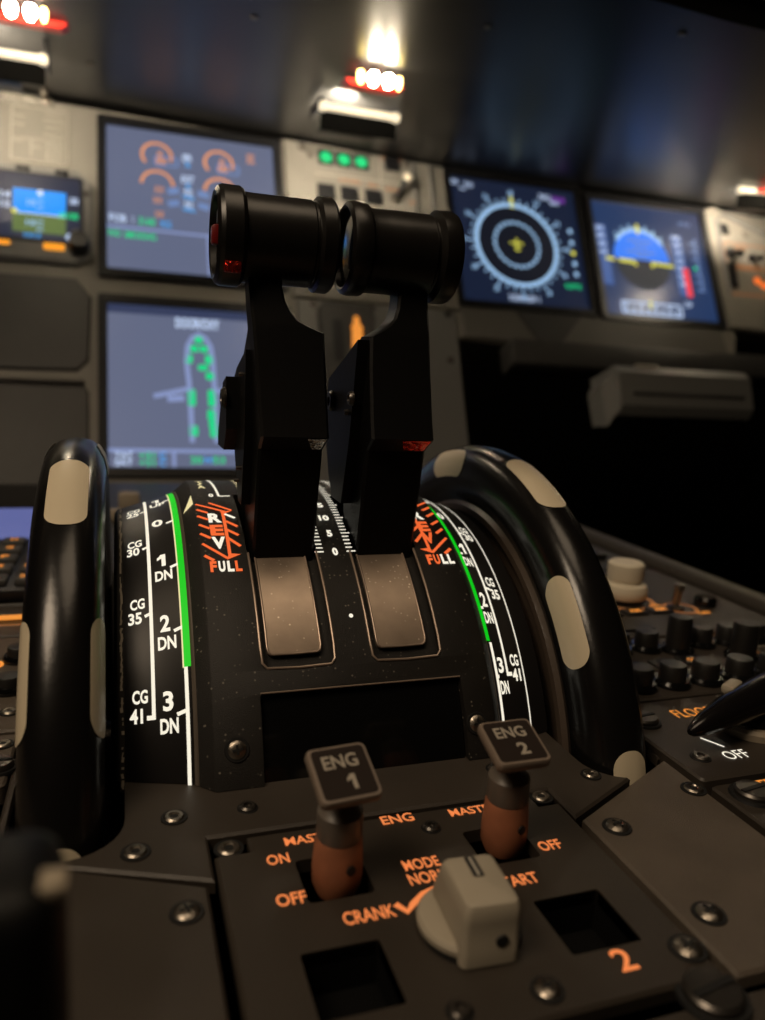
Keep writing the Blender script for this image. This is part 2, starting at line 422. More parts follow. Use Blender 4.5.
def draw_nd(k):
    c = (2.84, 1.03); F = pf(0, 0, w_); F2 = pf(0, 0, w_ + .001)
    k.m('s_black').disc(c, .325, F, 48); k.m('s_ring').ring(c, .335, .031, F2, n=64)
    for a in range(0, 360, 10):
        r1 = .415 if a % 30 == 0 else .39
        k.line([(c[0] + .36 * math.cos(rad(a)), c[1] + .36 * math.sin(rad(a))), (c[0] + r1 * math.cos(rad(a)), c[1] + r1 * math.sin(rad(a)))], .012, F2)
    for i, a in enumerate(range(0, 360, 30)):
        k.text(str((i * 3 + 9) % 36), .04, .04, pf(c[0] + .44 * math.cos(rad(a)), c[1] + .44 * math.sin(rad(a)), w_ + .001), .02)
    for a in range(0, 360, 15): k.ring(c, .185, .026, F2, a, a + 9, 3)
    k.m('s_yellow').line([(c[0], c[1] - .055), (c[0], c[1] + .05)], .014, F2).line([(c[0] - .055, c[1] + .01), (c[0] + .055, c[1] + .01)], .014, F2).line([(c[0] - .022, c[1] - .04), (c[0] + .022, c[1] - .04)], .012, F2)
    k.line([(c[0], c[1] + .31), (c[0], c[1] + .41)], .026, F2)
    T(k, 's_white', 'GS', 2.375, 1.505, .06, .04); T(k, 's_white', 'TAS', 2.49, 1.495, .07, .04); T(k, 's_white', '---', 2.44, 1.455, .05, .012)
    T(k, 's_white', 'ZERO', 3.14, 1.475, .11, .042); T(k, 's_white', '000', 3.22, 1.435, .08, .04)
    k.m('s_mag').poly([(3.20, 1.44), (3.32, 1.44), (3.32, 1.49), (3.20, 1.49)], F)
    for v, m in ((1.20, 's_ring'), (1.10, 's_ring'), (1.01, 's_yellow'), (.92, 's_ring'), (.83, 's_ring')): k.m(m).disc((3.325, v), .02, F, 12)
    T(k, 's_white', 'VOR ADF 1', 2.84, .585, .26, .05); T(k, 's_green', 'GPS', 3.28, .725, .14, .04)
def draw_pfd(k):
    c = (3.965, 1.02); F = pf(0, 0, w_); F2 = pf(0, 0, w_ + .001); F3 = pf(0, 0, w_ + .002)
    up = [(c[0] + .265 * math.cos(rad(a)), c[1] + .265 * math.sin(rad(a))) for a in range(0, 181, 10)]
    dn = [(c[0] + .265 * math.cos(rad(a)), c[1] + .265 * math.sin(rad(a))) for a in range(180, 361, 10)]
    k.m('s_sky').poly(up, F); k.m('s_ground').poly(dn, F)
    k.m('s_ring').ring(c, .27, .03, F2, 35, 145, 24)
    for a in (45, 60, 75, 105, 120, 135): k.line([(c[0] + .28 * math.cos(rad(a)), c[1] + .28 * math.sin(rad(a))), (c[0] + .32 * math.cos(rad(a)), c[1] + .32 * math.sin(rad(a)))], .016, F2)
    k.m('s_yellow').line([(c[0], 1.25), (c[0], 1.34)], .03, F3)
    for v, w in ((1.19, .12), (1.14, .07), (1.09, .14), (1.05, .06)): k.m('s_dim').line([(c[0] - w, v), (c[0] + w, v)], .016, F2)
    k.m('s_yellow').line([(3.62, 1.005), (3.70, 1.0)], .028, F3).line([(3.74, 1.0), (3.88, .995)], .03, F3).line([(3.88, 1.0), (3.90, .96)], .025, F3).line([(4.05, 1.0), (4.26, .99)], .026, F3).line([(4.06, 1.0), (4.05, .96)], .025, F3)
    k.line([(3.97, .595), (3.97, .66)], .022, F3)
    k.m('s_tape').poly([(3.56, .78), (3.66, .77), (3.66, 1.30), (3.56, 1.30)], F); k.poly([(4.28, .74), (4.39, .73), (4.39, 1.28), (4.28, 1.28)], F)
    for i in range(7):
        v = .83 + i * .07
        if i > 2: k.m('s_white').text(str(100 + i * 20), .08, .035, pf(3.6, v + .02, w_ + .001), .02)
        k.m('s_white').text(str(100 + i), .07, .04, pf(4.33, v + .01, w_ + .002), .02)
        k.m('s_dim').line([(4.46, v - .03), (4.54, v - .035)], .018, F2).disc((4.52, v), .016, F2, 10)
    k.m('s_red').line([(4.375, .985), (4.375, .73)], .055, pf(0, 0, w_ + .003))
    k.m('s_green').disc((4.48, .995), .018, F3, 12)
    k.m('s_white').line(rrect(3.70, 4.26, .545, .64, .01, 2), .016, F2, True)
    for i in range(8): k.line([(3.74 + i * .068, .56), (3.74 + i * .068, .60 if i % 2 else .625)], .02, F2)
    T(k, 's_dim', 'STD', 4.45, 1.40, .12, .03); T(k, 's_white', '29', 4.34, .66, .07, .045)
    k.m('s_band').line([(3.9, 1.49), (3.9, 1.38)], .01, F2).line([(4.2, 1.49), (4.2, 1.38)], .01, F2)
display(-.07, 1.01, .535, 1.567, 'scr_ewd', 'upper engine display with orange dial arcs above the aircraft outline display', draw_ewd)
display(-.07, 1.01, -.745, .302, 'scr_ewd', 'lower display showing white aircraft outline with green door marks', draw_sd)
display(2.34, 3.40, .53, 1.55, 'scr_nd', 'navigation display with round compass ring and yellow aircraft cross', draw_nd)
display(3.55, 4.61, .515, 1.512, 'scr_pfd', 'flight display with blue half disc horizon and red speed bar', draw_pfd)

# standby instrument, placard, name plate
t = thing('standby_instrument', (-.45, .55, 0), 'small standby horizon screen in cut-cornered grey bezel beside the engine display', 'instrument', XP)
o = [(-.80, .53), (-.24, .53), (-.15, .62), (-.15, 1.09), (-.24, 1.19), (-.80, 1.17)]; i = rrect(-.70, -.225, .675, 1.105, .015, 2)
b = MB('column_grey').prism(o, pf(), 0, .04, .02); ob = b.build('bezel', t, XP)
b = MB('bezel_black').prism(rrect(-.72, -.205, .655, 1.125, .02, 2), pf(), .04, .046, .004).build('screen_surround', t, XP)
s_ = MB('scr_isis').prism(i, pf(), .046, .05).build('screen', t, XP)
k = MB(); F = pf(0, 0, .0515); F2 = pf(0, 0, .0525)
k.m('s_isky').poly([(-.60, .835), (-.305, .835), (-.305, 1.0), (-.60, 1.0)], F); k.m('s_ignd').poly([(-.60, .71), (-.305, .71), (-.305, .835), (-.60, .835)], F)
k.m('s_white').line([(-.60, .835), (-.305, .835)], .008, F2)
for v in (.73, .76, .79, .88, .92, .96): k.m('s_ring').line([(-.47, v), (-.43, v)], .008, F2)
k.m('s_white').disc((-.45, .985), .018, F2, 10)
for u, v, s in ((-.64, .95, '14'), (-.64, .885, '12'), (-.26, .95, '250'), (-.28, .70, '0')): k.text(s, .05, .045, pf(u, v, .0525), .03)
k.m('s_ring').text('10', .045, .04, pf(-.50, .91, .0525), .02).text('10', .05, .04, pf(-.50, .775, .0525), .02)
k.m('s_green').text('00100', .11, .045, pf(-.29, .845, .0525), .03); k.m('s_yellow').disc((-.59, .845), .018, F2, 8)
k.m('s_cyan').text('1013', .09, .03, pf(-.49, .69, .0525), .02); k.build('symbols', s_, XP)
b = MB('s_amber').prism(rrect(-.43, -.31, .61, .655, .012, 3), pf(), .04, .044).build('key_legend', t, XP, label='glowing amber key legend')
b = MB('s_amber').prism(rrect(-.70, -.61, .62, .65, .012, 3), pf(), .04, .044).build('key_legend', t, XP, label='glowing amber key legend')
MB('bezel_black').lathe([(.06, 0), (.06, .08), (.05, .10), (0, .10)], (-.225, .645, .04), (0, 0, 1), 24).build('knob', t, XP)
MB('column_grey').tube([(-.25, .70, .05), (-.24, .68, .13)], [.02, .03], 12).build('knob', t, XP)
for u in (-.55, -.33): MB('bezel_black').box((u, 1.145, .045), (.08, .03, .02), .004).build('key', t, XP)
screw(t, (-.19, 1.02, .04), (0, 0, 1), .02, 'dark', None, XP)

t = thing('placard', (-.46, 1.2, 0), 'engraved grey data placard above the standby horizon screen', 'placard', XP)
pl = MB('panel_paint').prism(rrect(-.63, -.29, 1.215, 1.62, .02, 3), pf(), 0, .012, .004).build('plate', t, XP)
k = MB('engrave'); F = pf(0, 0, .0135)
k.line(rrect(-.622, -.298, 1.222, 1.612, .018, 3), .006, F, True)
for i in range(4): k.text('ENGINE OIL', .10 + .02 * (i % 2), .018, pf(-.38, 1.58 - i * .05, .0135), 0)
for i in range(7): k.text('LIMIT', .08 + .01 * (i % 3), .016, pf(-.365, 1.40 - i * .026, .0135), 0)
for u, v in ((-.58, 1.54), (-.58, 1.48), (-.585, 1.36), (-.48, 1.33)): k.text('MAX', .06, .018, pf(u, v, .0135), 0)
k.line([(-.615, 1.38), (-.42, 1.385), (-.42, 1.24)], .005, F).line([(-.51, 1.38), (-.51, 1.26)], .005, F)
k.build('engraving', pl, XP)
t = thing('name_plate', (-.6, 1.66, 0), 'narrow lettered plate with toggle at the panel top beside the placard', 'plate', XP)
pl = MB('panel_paint').prism(rrect(-1.0, -.385, 1.630, 1.697, .01, 2), pf(), 0, .02, .006).build('plate', t, XP)
MB('engrave').text('AC-BL', .20, .045, pf(-.58, 1.663, .0215), .02).build('lettering', pl, XP)
MB('steel').lathe([(.03, 0), (.03, .02), (.014, .03), (.014, .09), (.022, .1), (.022, .12), (0, .125)], (-.43, 1.665, .02), (0, -.2, 1), 16).build('toggle', t, XP)

# landing gear panel and centre column
t = thing('gear_panel', (1.6, 1.2, 0), 'pale panel with three green lights between the display pairs', 'panel', XP)
b = MB('panel_paint').prism([(1.085, .44), (2.30, .44), (2.30, 1.605), (1.2, 1.642), (1.085, 1.645)], pf(), 0, .03, .01).build('faceplate', t, XP)
for u in (1.43 - .045, 1.43 + .085, 1.43 + .215):
    h = MB('bezel_black').prism(rrect(u - .058, u + .058, 1.478, 1.60, .006, 2), pf(), .03, .036, .002).build('indicator', t, XP)
    MB('led_green').lathe([(.044, 0), (.04, .008), (.02, .014), (0, .015)], (u, 1.535, .036), (0, 0, 1), 20).build('green_lamp', h, XP)
MB('bezel_black').prism(rrect(1.825, 1.94, 1.50, 1.615, .008, 2), pf(), .03, .045, .006).build('push_button', t, XP)
for u in (1.37, 1.535, 1.715): MB('bezel_black').prism(rrect(u - .065, u + .065, 1.20, 1.32, .008, 2), pf(), .03, .045, .006).build('push_button', t, XP)
tg = MB('steel').lathe([(.04, 0), (.04, .015), (.018, .02)], (1.89, 1.28, .03), (0, 0, 1), 18).build('toggle', t, XP)
MB('bezel_black').tube([(1.89, 1.28, .04), (1.94, 1.37, .13)], [.016, .022], 12).build('toggle_bat', tg, XP)
MB('white_knob').lathe([(0, 0), (.03, .008), (.035, .03), (.03, .05), (0, .058)], (1.937, 1.362, .12), (.45, .8, .8), 16).build('toggle_tip', tg, XP)
k = MB('engrave'); F = pf(0, 0, .0315)
k.line([(1.79, 1.60), (1.77, 1.10)], .007, F).line([(1.30, 1.40), (2.0, 1.405)], .007, F)
k.m('amber_soft').text('LDG GEAR', .15, .03, pf(1.88, 1.60, .0315), .01).text('AUTO/BRK', .16, .03, pf(1.55, 1.37, .0315), .01).text('DECEL', .08, .03, pf(1.72, 1.36, .0315), .01).text('ON', .10, .03, pf(1.86, 1.345, .0315), .02).text('OFF', .06, .025, pf(2.02, 1.26, .0315), .02)
k.build('legend', t, XP)
for u, v in ((1.28, 1.55), (1.22, 1.60), (1.69, 1.60), (2.0, 1.585)): screw(t, (u, v, .03), (0, 0, 1), .022, 'hex', None, XP)
b = MB('column_grey').box((2.04, 1.05, .04), (.022, 1.06, .03), .005).build('trim_strip', t, XP)
b = MB('column_grey').box((2.175, 1.05, .04), (.022, 1.06, .03), .005).build('trim_strip', t, XP)
t = thing('centre_column', (1.7, -.9, 0), 'grey column with cut-cornered brake gauge below the gear panel', 'panel', XP)
MB('column_grey').prism([(1.11, -.94), (2.24, -.94), (2.26, .43), (1.11, .43)], pf(), 0, .028, .01).build('faceplate', t, XP)
g = MB('panel_dark').prism([(1.24, -.25), (1.64, -.25), (1.64, .34), (1.59, .41), (1.29, .41), (1.24, .35)], pf(), .028, .06, .015).build('gauge_housing', t, XP)
MB('bezel_black').prism(rrect(1.33, 1.40, -.02, .28, .03, 4), pf(), .06, .064).build('slot', g, XP)
k = MB('amber_dim'); k.prism([(1.455, .08), (1.54, .08), (1.535, .22), (1.545, .23), (1.525, .25), (1.515, .31), (1.485, .31), (1.475, .25), (1.455, .23), (1.465, .22)], pf(), .06, .066)
k.build('amber_pointer', g, XP, label='glowing amber pointer')
for u, v in ((1.225, .40), (1.63, .40), (2.18, .05), (2.2, .40), (1.95, -.2)): screw(t, (u, v, .028), (0, 0, 1), .022, 'dark', None, XP)

# switch panel beyond the flight display
t = thing('switch_panel', (5.1, .8, 0), 'pale switch panel with amber legends beside the flight display', 'panel', XP)
MB('panel_paint').prism([(4.70, .48), (6., .42), (6., 1.22), (5.35, 1.42), (4.78, 1.60), (4.68, 1.56)], pf(), 0, .03, .012).build('faceplate', t, XP)
MB('column_grey').tube([(4.76, .77, .035), (4.77, 1.46, .035), (4.86, 1.53, .035), (5.35, 1.36, .035), (6., 1.14, .035)], .02, 10).build('edge_rib', t, XP)
MB('bezel_black').prism(rrect(4.80, 4.88, 1.335, 1.435, .008, 2), pf(), .03, .045, .004).build('push_button', t, XP)
for u, v, s in ((4.86, 1.16, 1), (5.08, 1.14, .7)):
    tg = MB('bezel_black').lathe([(.055 * s, 0), (.05 * s, .02), (.025 * s, .025)], (u, v, .03), (0, 0, 1), 18).build('toggle', t, XP)
    MB('bezel_black').tube([(u, v, .04), (u - .02, v - .07, .15)], [.022 * s, .034 * s], 12).build('toggle_bat', tg, XP)
MB('bezel_black').prism(rrect(4.775, 4.87, .84, 1.06, .01, 2), pf(), .03, .05, .006).build('rocker_switch', t, XP)
for u, v in ((5.09, .93), (5.15, .89)): MB('led_orange').lathe([(.035, 0), (.03, .012), (0, .018)], (u, v, .03), (0, 0, 1), 16).build('orange_lamp', t, XP)
k = MB('amber_soft'); F = pf(0, 0, .0315)
k.line(rrect(4.80, 5.6, 1.06, 1.26, .02, 3), .01, F, True).line(rrect(4.76, 5.6, .79, 1.03, .02, 3), .012, F, True)
k.text('WIPER', .14, .03, pf(4.98, 1.225, .0315), .01).text('RAIN RPLNT', .22, .03, pf(5.02, 1.04, .0315), .01)
k.build('legend', t, XP)
screw(t, (5.07, 1.37, .03), (0, 0, 1), .022, 'hex', None, XP)

# first officer's side: ledge and stowed table box
tag(MB('panel_dark').box((4.05, .05, .135), (3.0, .20, .22), .03).build('kick_ledge', None, XP), 'dark horizontal ledge under the navigation and flight displays', 'ledge')
t = thing('stowage_box', (3.6, -.5, .6), 'dark grey stowed table box hanging under the ledge', 'box', XP)
prof = [(.34, -.19), (.62, -.20), (.66, -.26), (.64, -.48), (.58, -.53), (.34, -.50)]      # (w, v)
MB('stow_grey').loft([[(u, v if u > 3.0 else v * .9 - .06, w) for w, v in prof] for u in (3.06, 3.15, 4.07, 4.13)]).build('case', t, XP)
MB('stow_grey').loft([[(3.06, -.24, .36), (3.06, -.24, .6), (3.06, -.5, .6), (3.06, -.5, .36)], [(2.98, -.32, .4), (2.98, -.32, .56), (2.98, -.60, .56), (2.98, -.55, .4)]]).build('end_bracket', t, XP)
MB('bar_white').box((3.31, -.193, .62), (.17, .012, .03), .004).build('edge_strip', t, XP, label='pale metal edge strip')
MB('panel_dark').box((3.6, -.40, .655), (.9, .02, .02), .004).build('seam', t, XP)
MB('panel_dark').box((3.6, -.22, .28), (.7, .10, .34), .02).build('hanger', t, XP)

# ================================================================== GLARESHIELD and flood lamps
gl = thing('glareshield', (1, 5.7, 2.5), 'black glossy glareshield overhanging the instrument panel', 'glareshield', XG)
def zu(x):      # underside height: the shield slopes gently down to the first officer's side
    P = [(-5., 2.62), (-.7, 2.575), (1.2, 2.523), (2.4, 2.480), (8., 2.46)]
    for (a, za), (b_, zb) in zip(P, P[1:]):
        if a <= x <= b_: return za + (zb - za) * (x - a) / (b_ - a)
MB('shield_black').loft([[(x, 2.86, zu(x) + .06), (x, 2.90, zu(x)), (x, 5.74, zu(x)), (x, 5.80, zu(x) + .05), (x, 5.80, zu(x) + .3), (x, 2.86, zu(x) + .3)] for x in (-5., -.7, -.2, .3, .8, 1.2, 1.6, 2., 2.4, 3., 4., 8.)]).build('underside', gl, XG)
MB('fascia').box((1.5, 2.82, 2.86), (13, .06, .6), .015).build('fascia', gl, XG)
for x, y in ((1.57, 3.45), (2.33, 3.08), (-.14, 4.95), (.6, 3.9), (3.6, 3.7)): screw(gl, (x, y, zu(x)), (0, 0, -1), .016, 'hex', None, XG)
def lamp(x, y, ang, gx, gy, label):
    X = XG @ Matrix.Translation((x, y, 2.45)) @ Matrix.Rotation(ang, 4, 'Z')
    top = zu(x) - 2.45
    t = thing('flood_lamp', (0, 0, 0), label, 'lamp', X, 'flood lamps under the glareshield')
    br = MB('bar_glow').tube([(-.215, 0, 0), (.215, 0, 0)], .022, 14).build('bar', t, X, label='pale tubular bar with added glow')
    for sx in (-1, 1):
        MB('bar_glow').lathe([(0, -.03), (.024, -.022), (.030, 0), (.024, .022), (0, .03)], (sx * .222, 0, 0), (1, 0, 0), 16).build('bar_end', br, X)
        MB('bezel_black').box((sx * .235, .12, top / 2 - .014), (.02, .26, top - .010), .004).build('bracket', t, X)
    MB('well_black').prism([(-.232, -.012), (.232, -.012), (.232, -.12), (-.232, -.12)], lambda u, v, h: (u, .006 + h, v), 0, .012).build('shade', t, X, label='dark shade strip under the bar')
    MB('red_lens').loft([[(gx - .21 + .06, gy + .17, top - .014), (gx + .19, gy + .17, top - .014), (gx + .19, gy + .28, top - .014), (gx - .15, gy + .28, top - .014)], [(gx - .12, gy + .19, top - .04), (gx + .16, gy + .19, top - .04), (gx + .16, gy + .26, top - .04), (gx - .12, gy + .26, top - .04)]]).build('red_lens', t, X)
    for dx, r, m in ((-.175, .017, 'bulb_small'), (-.105, .026, 'bulb_front'), (-.022, .026, 'bulb_front'), (.036, .015, 'bulb_small')):
        bb = MB(m).lathe([(0, -.045), (r * .6, -.038), (r, -.015), (r, .010), (r * .6, .024)], (dx + gx + .06, gy, top - .05), (0, 0, 1), 16).build('bulb', t, X)
        MB('bezel_black').lathe([(r * .7, 0), (r * .7, .018)], (dx + gx + .06, gy, top - .032), (0, 0, 1), 14).build('socket', bb, X)
    for dx, r, m in ((-.105, .036, 'bulb'), (-.035, .036, 'bulb')):  # unseen bulb pair behind the bar, kept for hot spots on the panel
        bb = MB(m).lathe([(0, -.040), (r * .6, -.034), (r, -.015), (r, .012), (r * .6, .03)], (dx, .095, -.055), (0, 0, 1), 16).build('bulb', t, X)
        MB('bezel_black').lathe([(r * .7, 0), (r * .7, .02)], (dx, .095, -.112), (0, 0, 1), 14).build('socket', bb, X)
    MB('bezel_black').box((-.06, .095, -.118), (.34, .16, .012), .003).build('socket_rail', t, X)
lamp(-.585, 4.675, 0, .17, -.42, 'flood lamp shining above the placard and standby horizon screen')
lamp(1.35, 4.675, 0, -.04, -.52, 'flood lamp shining above the three green gear lights')
lamp(4.70, 4.96, rad(-14), .03, -.24, 'flood lamp shining above the pale switch panel')

# ================================================================== PEDESTAL
pd = thing('pedestal_body', (MID, 3, -3.9), 'dark centre pedestal carrying the thrust levers and control panels', 'pedestal')
b = MB('panel_dark'); x0, x1 = -1.70, 2.84
for c, d in (((x0, 3.075, -2.02), (.06, 6.3, 4.0)), ((x1, 3.075, -2.02), (.06, 6.3, 4.0)), ((MID, -.1, -2.02), (4.5, .06, 4.0)), ((MID, 6.2, -2.02), (4.5, .06, 4.0))): b.box(c, d)
b.build('side_walls', pd)
MB('well_black').box((MID, 3.06, -1.6), (4.46, 6.2, .05)).build('inner_deck', pd)
for i, x in enumerate((2.775, -1.635)):
    MB('rail_dark').box((x, 3.06, .015), (.09, 6.2, .07), .012).build('edge_rail', pd)

def plate(poly, mname, z1=0., z0=-.03, bev=.006): return MB(mname).prism(poly, flat(0), z0, z1, bev)
# plate round the quadrant with the two wheel slots
qp = thing('quadrant_surround_plate', (MID, 1.6, 0), 'dark plate around the base of the thrust lever drum and wheels', 'cover plate')
polyA = [(.165, 1.345), (.165, 1.487), (.985, 1.487), (.985, 1.362), (1.372, 1.555), (1.372, 3.6), (-.255, 3.6), (-.255, 1.52), (-.089, 1.448)]
pa = plate(polyA, 'ped_paint').build('plate', qp)
def stad(x0, x1, y0, y1):
    r = (x1 - x0) / 2; cx = (x0 + x1) / 2
    return [(cx - r * math.cos(rad(a)), y0 + r - r * math.sin(rad(a))) for a in range(0, 181, 12)] + [(x1, y1), (x0, y1)]
cut(pa, [MB('well_black').prism(stad(1.135, 1.368, 1.475, 3.7), flat(0), -.2, .2), MB('well_black').prism(stad(-.240, .0, 1.475, 3.7), flat(0), -.2, .2)])
for x, y, k, r in ((.102, 1.575, 'hex', .022), (.02, 1.47, 'hex', .023), (.263, 1.575, 'dark', .020), (1.127, 1.515, 'hex', .020), (.90, 1.60, 'dark', .022)): screw(qp, (x, y, 0), (0, 0, 1), r, k)
sp = thing('side_plate', (.0, 1.1, 0), 'plain dark plate left of the engine panel with one cross-head screw', 'cover plate')
plate([(-.255, .3), (.150, .3), (.150, 1.333), (-.085, 1.438), (-.255, 1.508)], 'ped_paint').build('plate', sp)
screw(sp, (.105, 1.268, 0), (0, 0, 1), .024, 'phillips')
sp = thing('side_plate', (1.2, 1.1, 0), 'grainy dark plate between the engine panel and flood light panel', 'cover plate')
plate([(.997, .875), (1.372, .875), (1.372, 1.541), (.997, 1.352)], 'ped_paint_lit').build('plate', sp)
for x, y, k, r in ((1.055, 1.303, 'phillips', .025), (1.345, 1.394, 'hex', .024), (1.058, 1.014, 'phillips', .025)): screw(sp, (x, y, 0), (0, 0, 1), r, k)
sp = thing('aft_cover_plate', (.7, .5, 0), 'dark panel aft of the engine panel with a large slotted fastener', 'cover plate')
plate([(.172, .2), (1.372, .2), (1.372, .852), (.172, .852)], 'ped_paint', -.01).build('plate', sp)
screw(sp, (.926, .855, -.008), (0, 0, 1), .05, 'dzus')

# engine panel
ep = thing('engine_start_plate', (.575, 1.17, 0), 'dark engine start panel with glowing orange legends and two square holes', 'panel')
notch = .055
pol = [(.172, .885), (.978, .885), (.978, 1.425), (.925, 1.425), (.925, 1.470), (.245, 1.470), (.245, 1.420), (.172, 1.420)]
fp = plate(pol, 'ped_inset').build('faceplate', ep)
holes = [rrect(.281, .425, .972, 1.117, .006, 2), rrect(.742, .888, .990, 1.133, .006, 2), rrect(.325, .458, 1.235, 1.365, .01, 2), rrect(.70, .832, 1.252, 1.372, .01, 2)]
cut(fp, [MB('black_deep').prism(h, flat(0), -.1, .1) for h in holes])
for h in holes[:2]:
    n = len(h); b = MB('well_black'); b.loft([[(u, v, -.004) for u, v in h], [(u, v, -.09) for u, v in h]], caps=False); b.add([(u, v, -.09) for u, v in h], [tuple(range(n))])
    b.build('hole_liner', ep)
k = MB('amber_leg')
def L(s, x, y, w, h, m='amber_leg', rot=0., bold=.018):
    b = MB(m); cr, sr = math.cos(rad(rot)), math.sin(rad(rot))
    b.text(s, w, h, lambda u, v: (x + u * cr - v * sr, y + u * sr + v * cr, .0012), bold)
    b.build('legend', fp)
L('MASTER', .379, 1.430, .122, .028); L('ON', .294, 1.378, .046, .032); L('OFF', .296, 1.256, .058, .034); L('ENG', .579, 1.453, .076, .032)
L('MASTER', .764, 1.444, .122, .028); L('OFF', .868, 1.281, .053, .032)
L('MODE', .574, 1.293, .078, .033); L('NORM', .574, 1.250, .086, .034); L('CRANK', .426, 1.178, .100, .034); L('START', .741, 1.195, .095, .032)
L('2', .823, .958, .036, .050); L('1', .388, .905, .026, .050)
F = flat(.0012)
k.m('amber_leg').line([(.482, 1.192), (.498, 1.167), (.515, 1.184), (.545, 1.206), (.577, 1.216)], .014, F)
k.build('selector_arc', fp)
for x, y, kd, r in ((.205, 1.452, 'hex', .024), (.958, 1.470, 'hex', .022), (.954, .950, 'phillips', .026), (.205, .92, 'phillips', .024), (.658, .935, 'phillips', .022), (.50, .935, 'dark', .020), (.641, 1.403, 'dark', .019)):
    screw(ep, (x, y, -.012 if kd != 'dark' and (x < .25 or x > .94) and y > 1.4 else 0), (0, 0, 1), r, kd)

def master(cx, cy, capc, num, label, tilt, turn):
    t = thing('engine_master_switch', (cx, cy, -.02), label, 'switch', None, 'engine master switches')
    ax = (Vector(capc) - Vector((cx, cy, 0))); ax = Vector((ax.x * .35, ax.y * .35, ax.z)).normalized(); o = Vector((cx, cy, 0))
    MB('collar_amber').lathe([(.040, -.03), (.050, -.005), (.051, .03), (.047, .088), (.044, .096)], o, ax, 32).build('collar', t, label='amber brown lower collar')
    MB('collar_grey').lathe([(.044, .095), (.046, .10), (.045, .150), (.036, .160), (.020, .166), (.016, .20), (.016, .215)], o, ax, 32).build('stem', t)
    p = o + ax * .05 + Vector((.012, -.050, -.004))
    MB('black_deep').lathe([(.010, 0), (.010, .0035), (0, .004)], p, (.25, -1, 0), 14).build('pin_hole', t)
    # square tilted cap
    tl = rad(tilt); sk = rad(turn)
    xv = Vector((math.cos(sk), math.sin(sk), 0)); yv = Vector((-math.sin(sk) * math.cos(tl), math.cos(sk) * math.cos(tl), math.sin(tl))); zv = xv.cross(yv)
    cc = Vector(capc)
    f = lambda u, v, h=0: cc + xv * u + yv * v + zv * h
    w = .0605
    cap = MB('cap_frame').loft([[f(u * q, v * q, h) for u, v in rrect(-w, w, -w, w, .012, 4)] for q, h in ((.60, -.040), (.93, -.026), (1., -.018), (1., -.004), (.96, 0))]).build('cap', t)
    fc = MB('cap_face').prism(rrect(-w * .88, w * .88, -w * .88, w * .88, .009, 4), f, -.001, .0015).build('face', cap)
    kk = MB('cap_text'); kk.text('ENG', .070, .030, lambda u, v: f(u - .002, v + .022, .003), .02); kk.text(num, .017 if num == '1' else .024, .032, lambda u, v: f(u + .008, v - .024, .003), .03)
    kk.build('lettering', cap)
    MB('cap_frame').lathe([(.017, -.06), (.022, -.040), (.030, -.028)], cc, zv, 20).build('neck', t)
master(.397, 1.300, (.389, 1.258, .249), '1', 'square-capped engine master switch lettered ENG 1', 25.6, 5.5)
master(.786, 1.338, (.768, 1.297, .248), '2', 'square-capped engine master switch lettered ENG 2', 18, -.3)

# mode selector
t = thing('mode_selector', (.60, 1.09, 0), 'beige rotary mode selector with block handle on engine panel', 'knob')
MB('black_deep').lathe([(.094, .0005), (.092, .012)], (.594, 1.098, 0), (0, 0, 1), 40).build('base_ring', t)
MB('knob_beige').lathe([(.082, .008), (.092, .012), (.093, .022), (.088, .029), (.075, .032), (0, .033)], (.588, 1.102, 0), (0, 0, 1), 48).build('disc', t)
aa = rad(-4); ca, sa = math.cos(aa), math.sin(aa)
hf = lambda x, y, z: (.593 + x * ca - y * sa, 1.088 + x * sa + y * ca, z)
rows = [(.004, .053, -.085, .02), (.036, .053, -.086, .086), (.05, .053, -.083, .082), (.085, .052, -.084, .066), (.108, .051, -.084, .056), (.118, .047, -.080, .051), (.122, .040, -.073, .044)]
rg = []
for z, hw, ya, yb in rows: rg.append([hf(x, y, z) for x, y in rrect(-hw, hw, ya, yb, .012, 4)])
hd = MB('knob_beige').loft(rg).build('handle', t)
MB('black_deep').prism(rrect(-.010, .010, -.012, .044, .003, 2), lambda u, v, h: hf(u, v, .1205 + h), 0, .0025).build('index_mark', hd)
MB('engrave').box(hf(0, .016, .1232), (.005, .05, .0012), 0, Matrix.Rotation(aa, 3, 'Z')).build('index_line', hd)
MB('black_deep').lathe([(.012, 0), (.011, .003), (0, .003)], hf(.018, -.0845, .050), (sa, -ca, 0), 16).build('set_screw', hd)

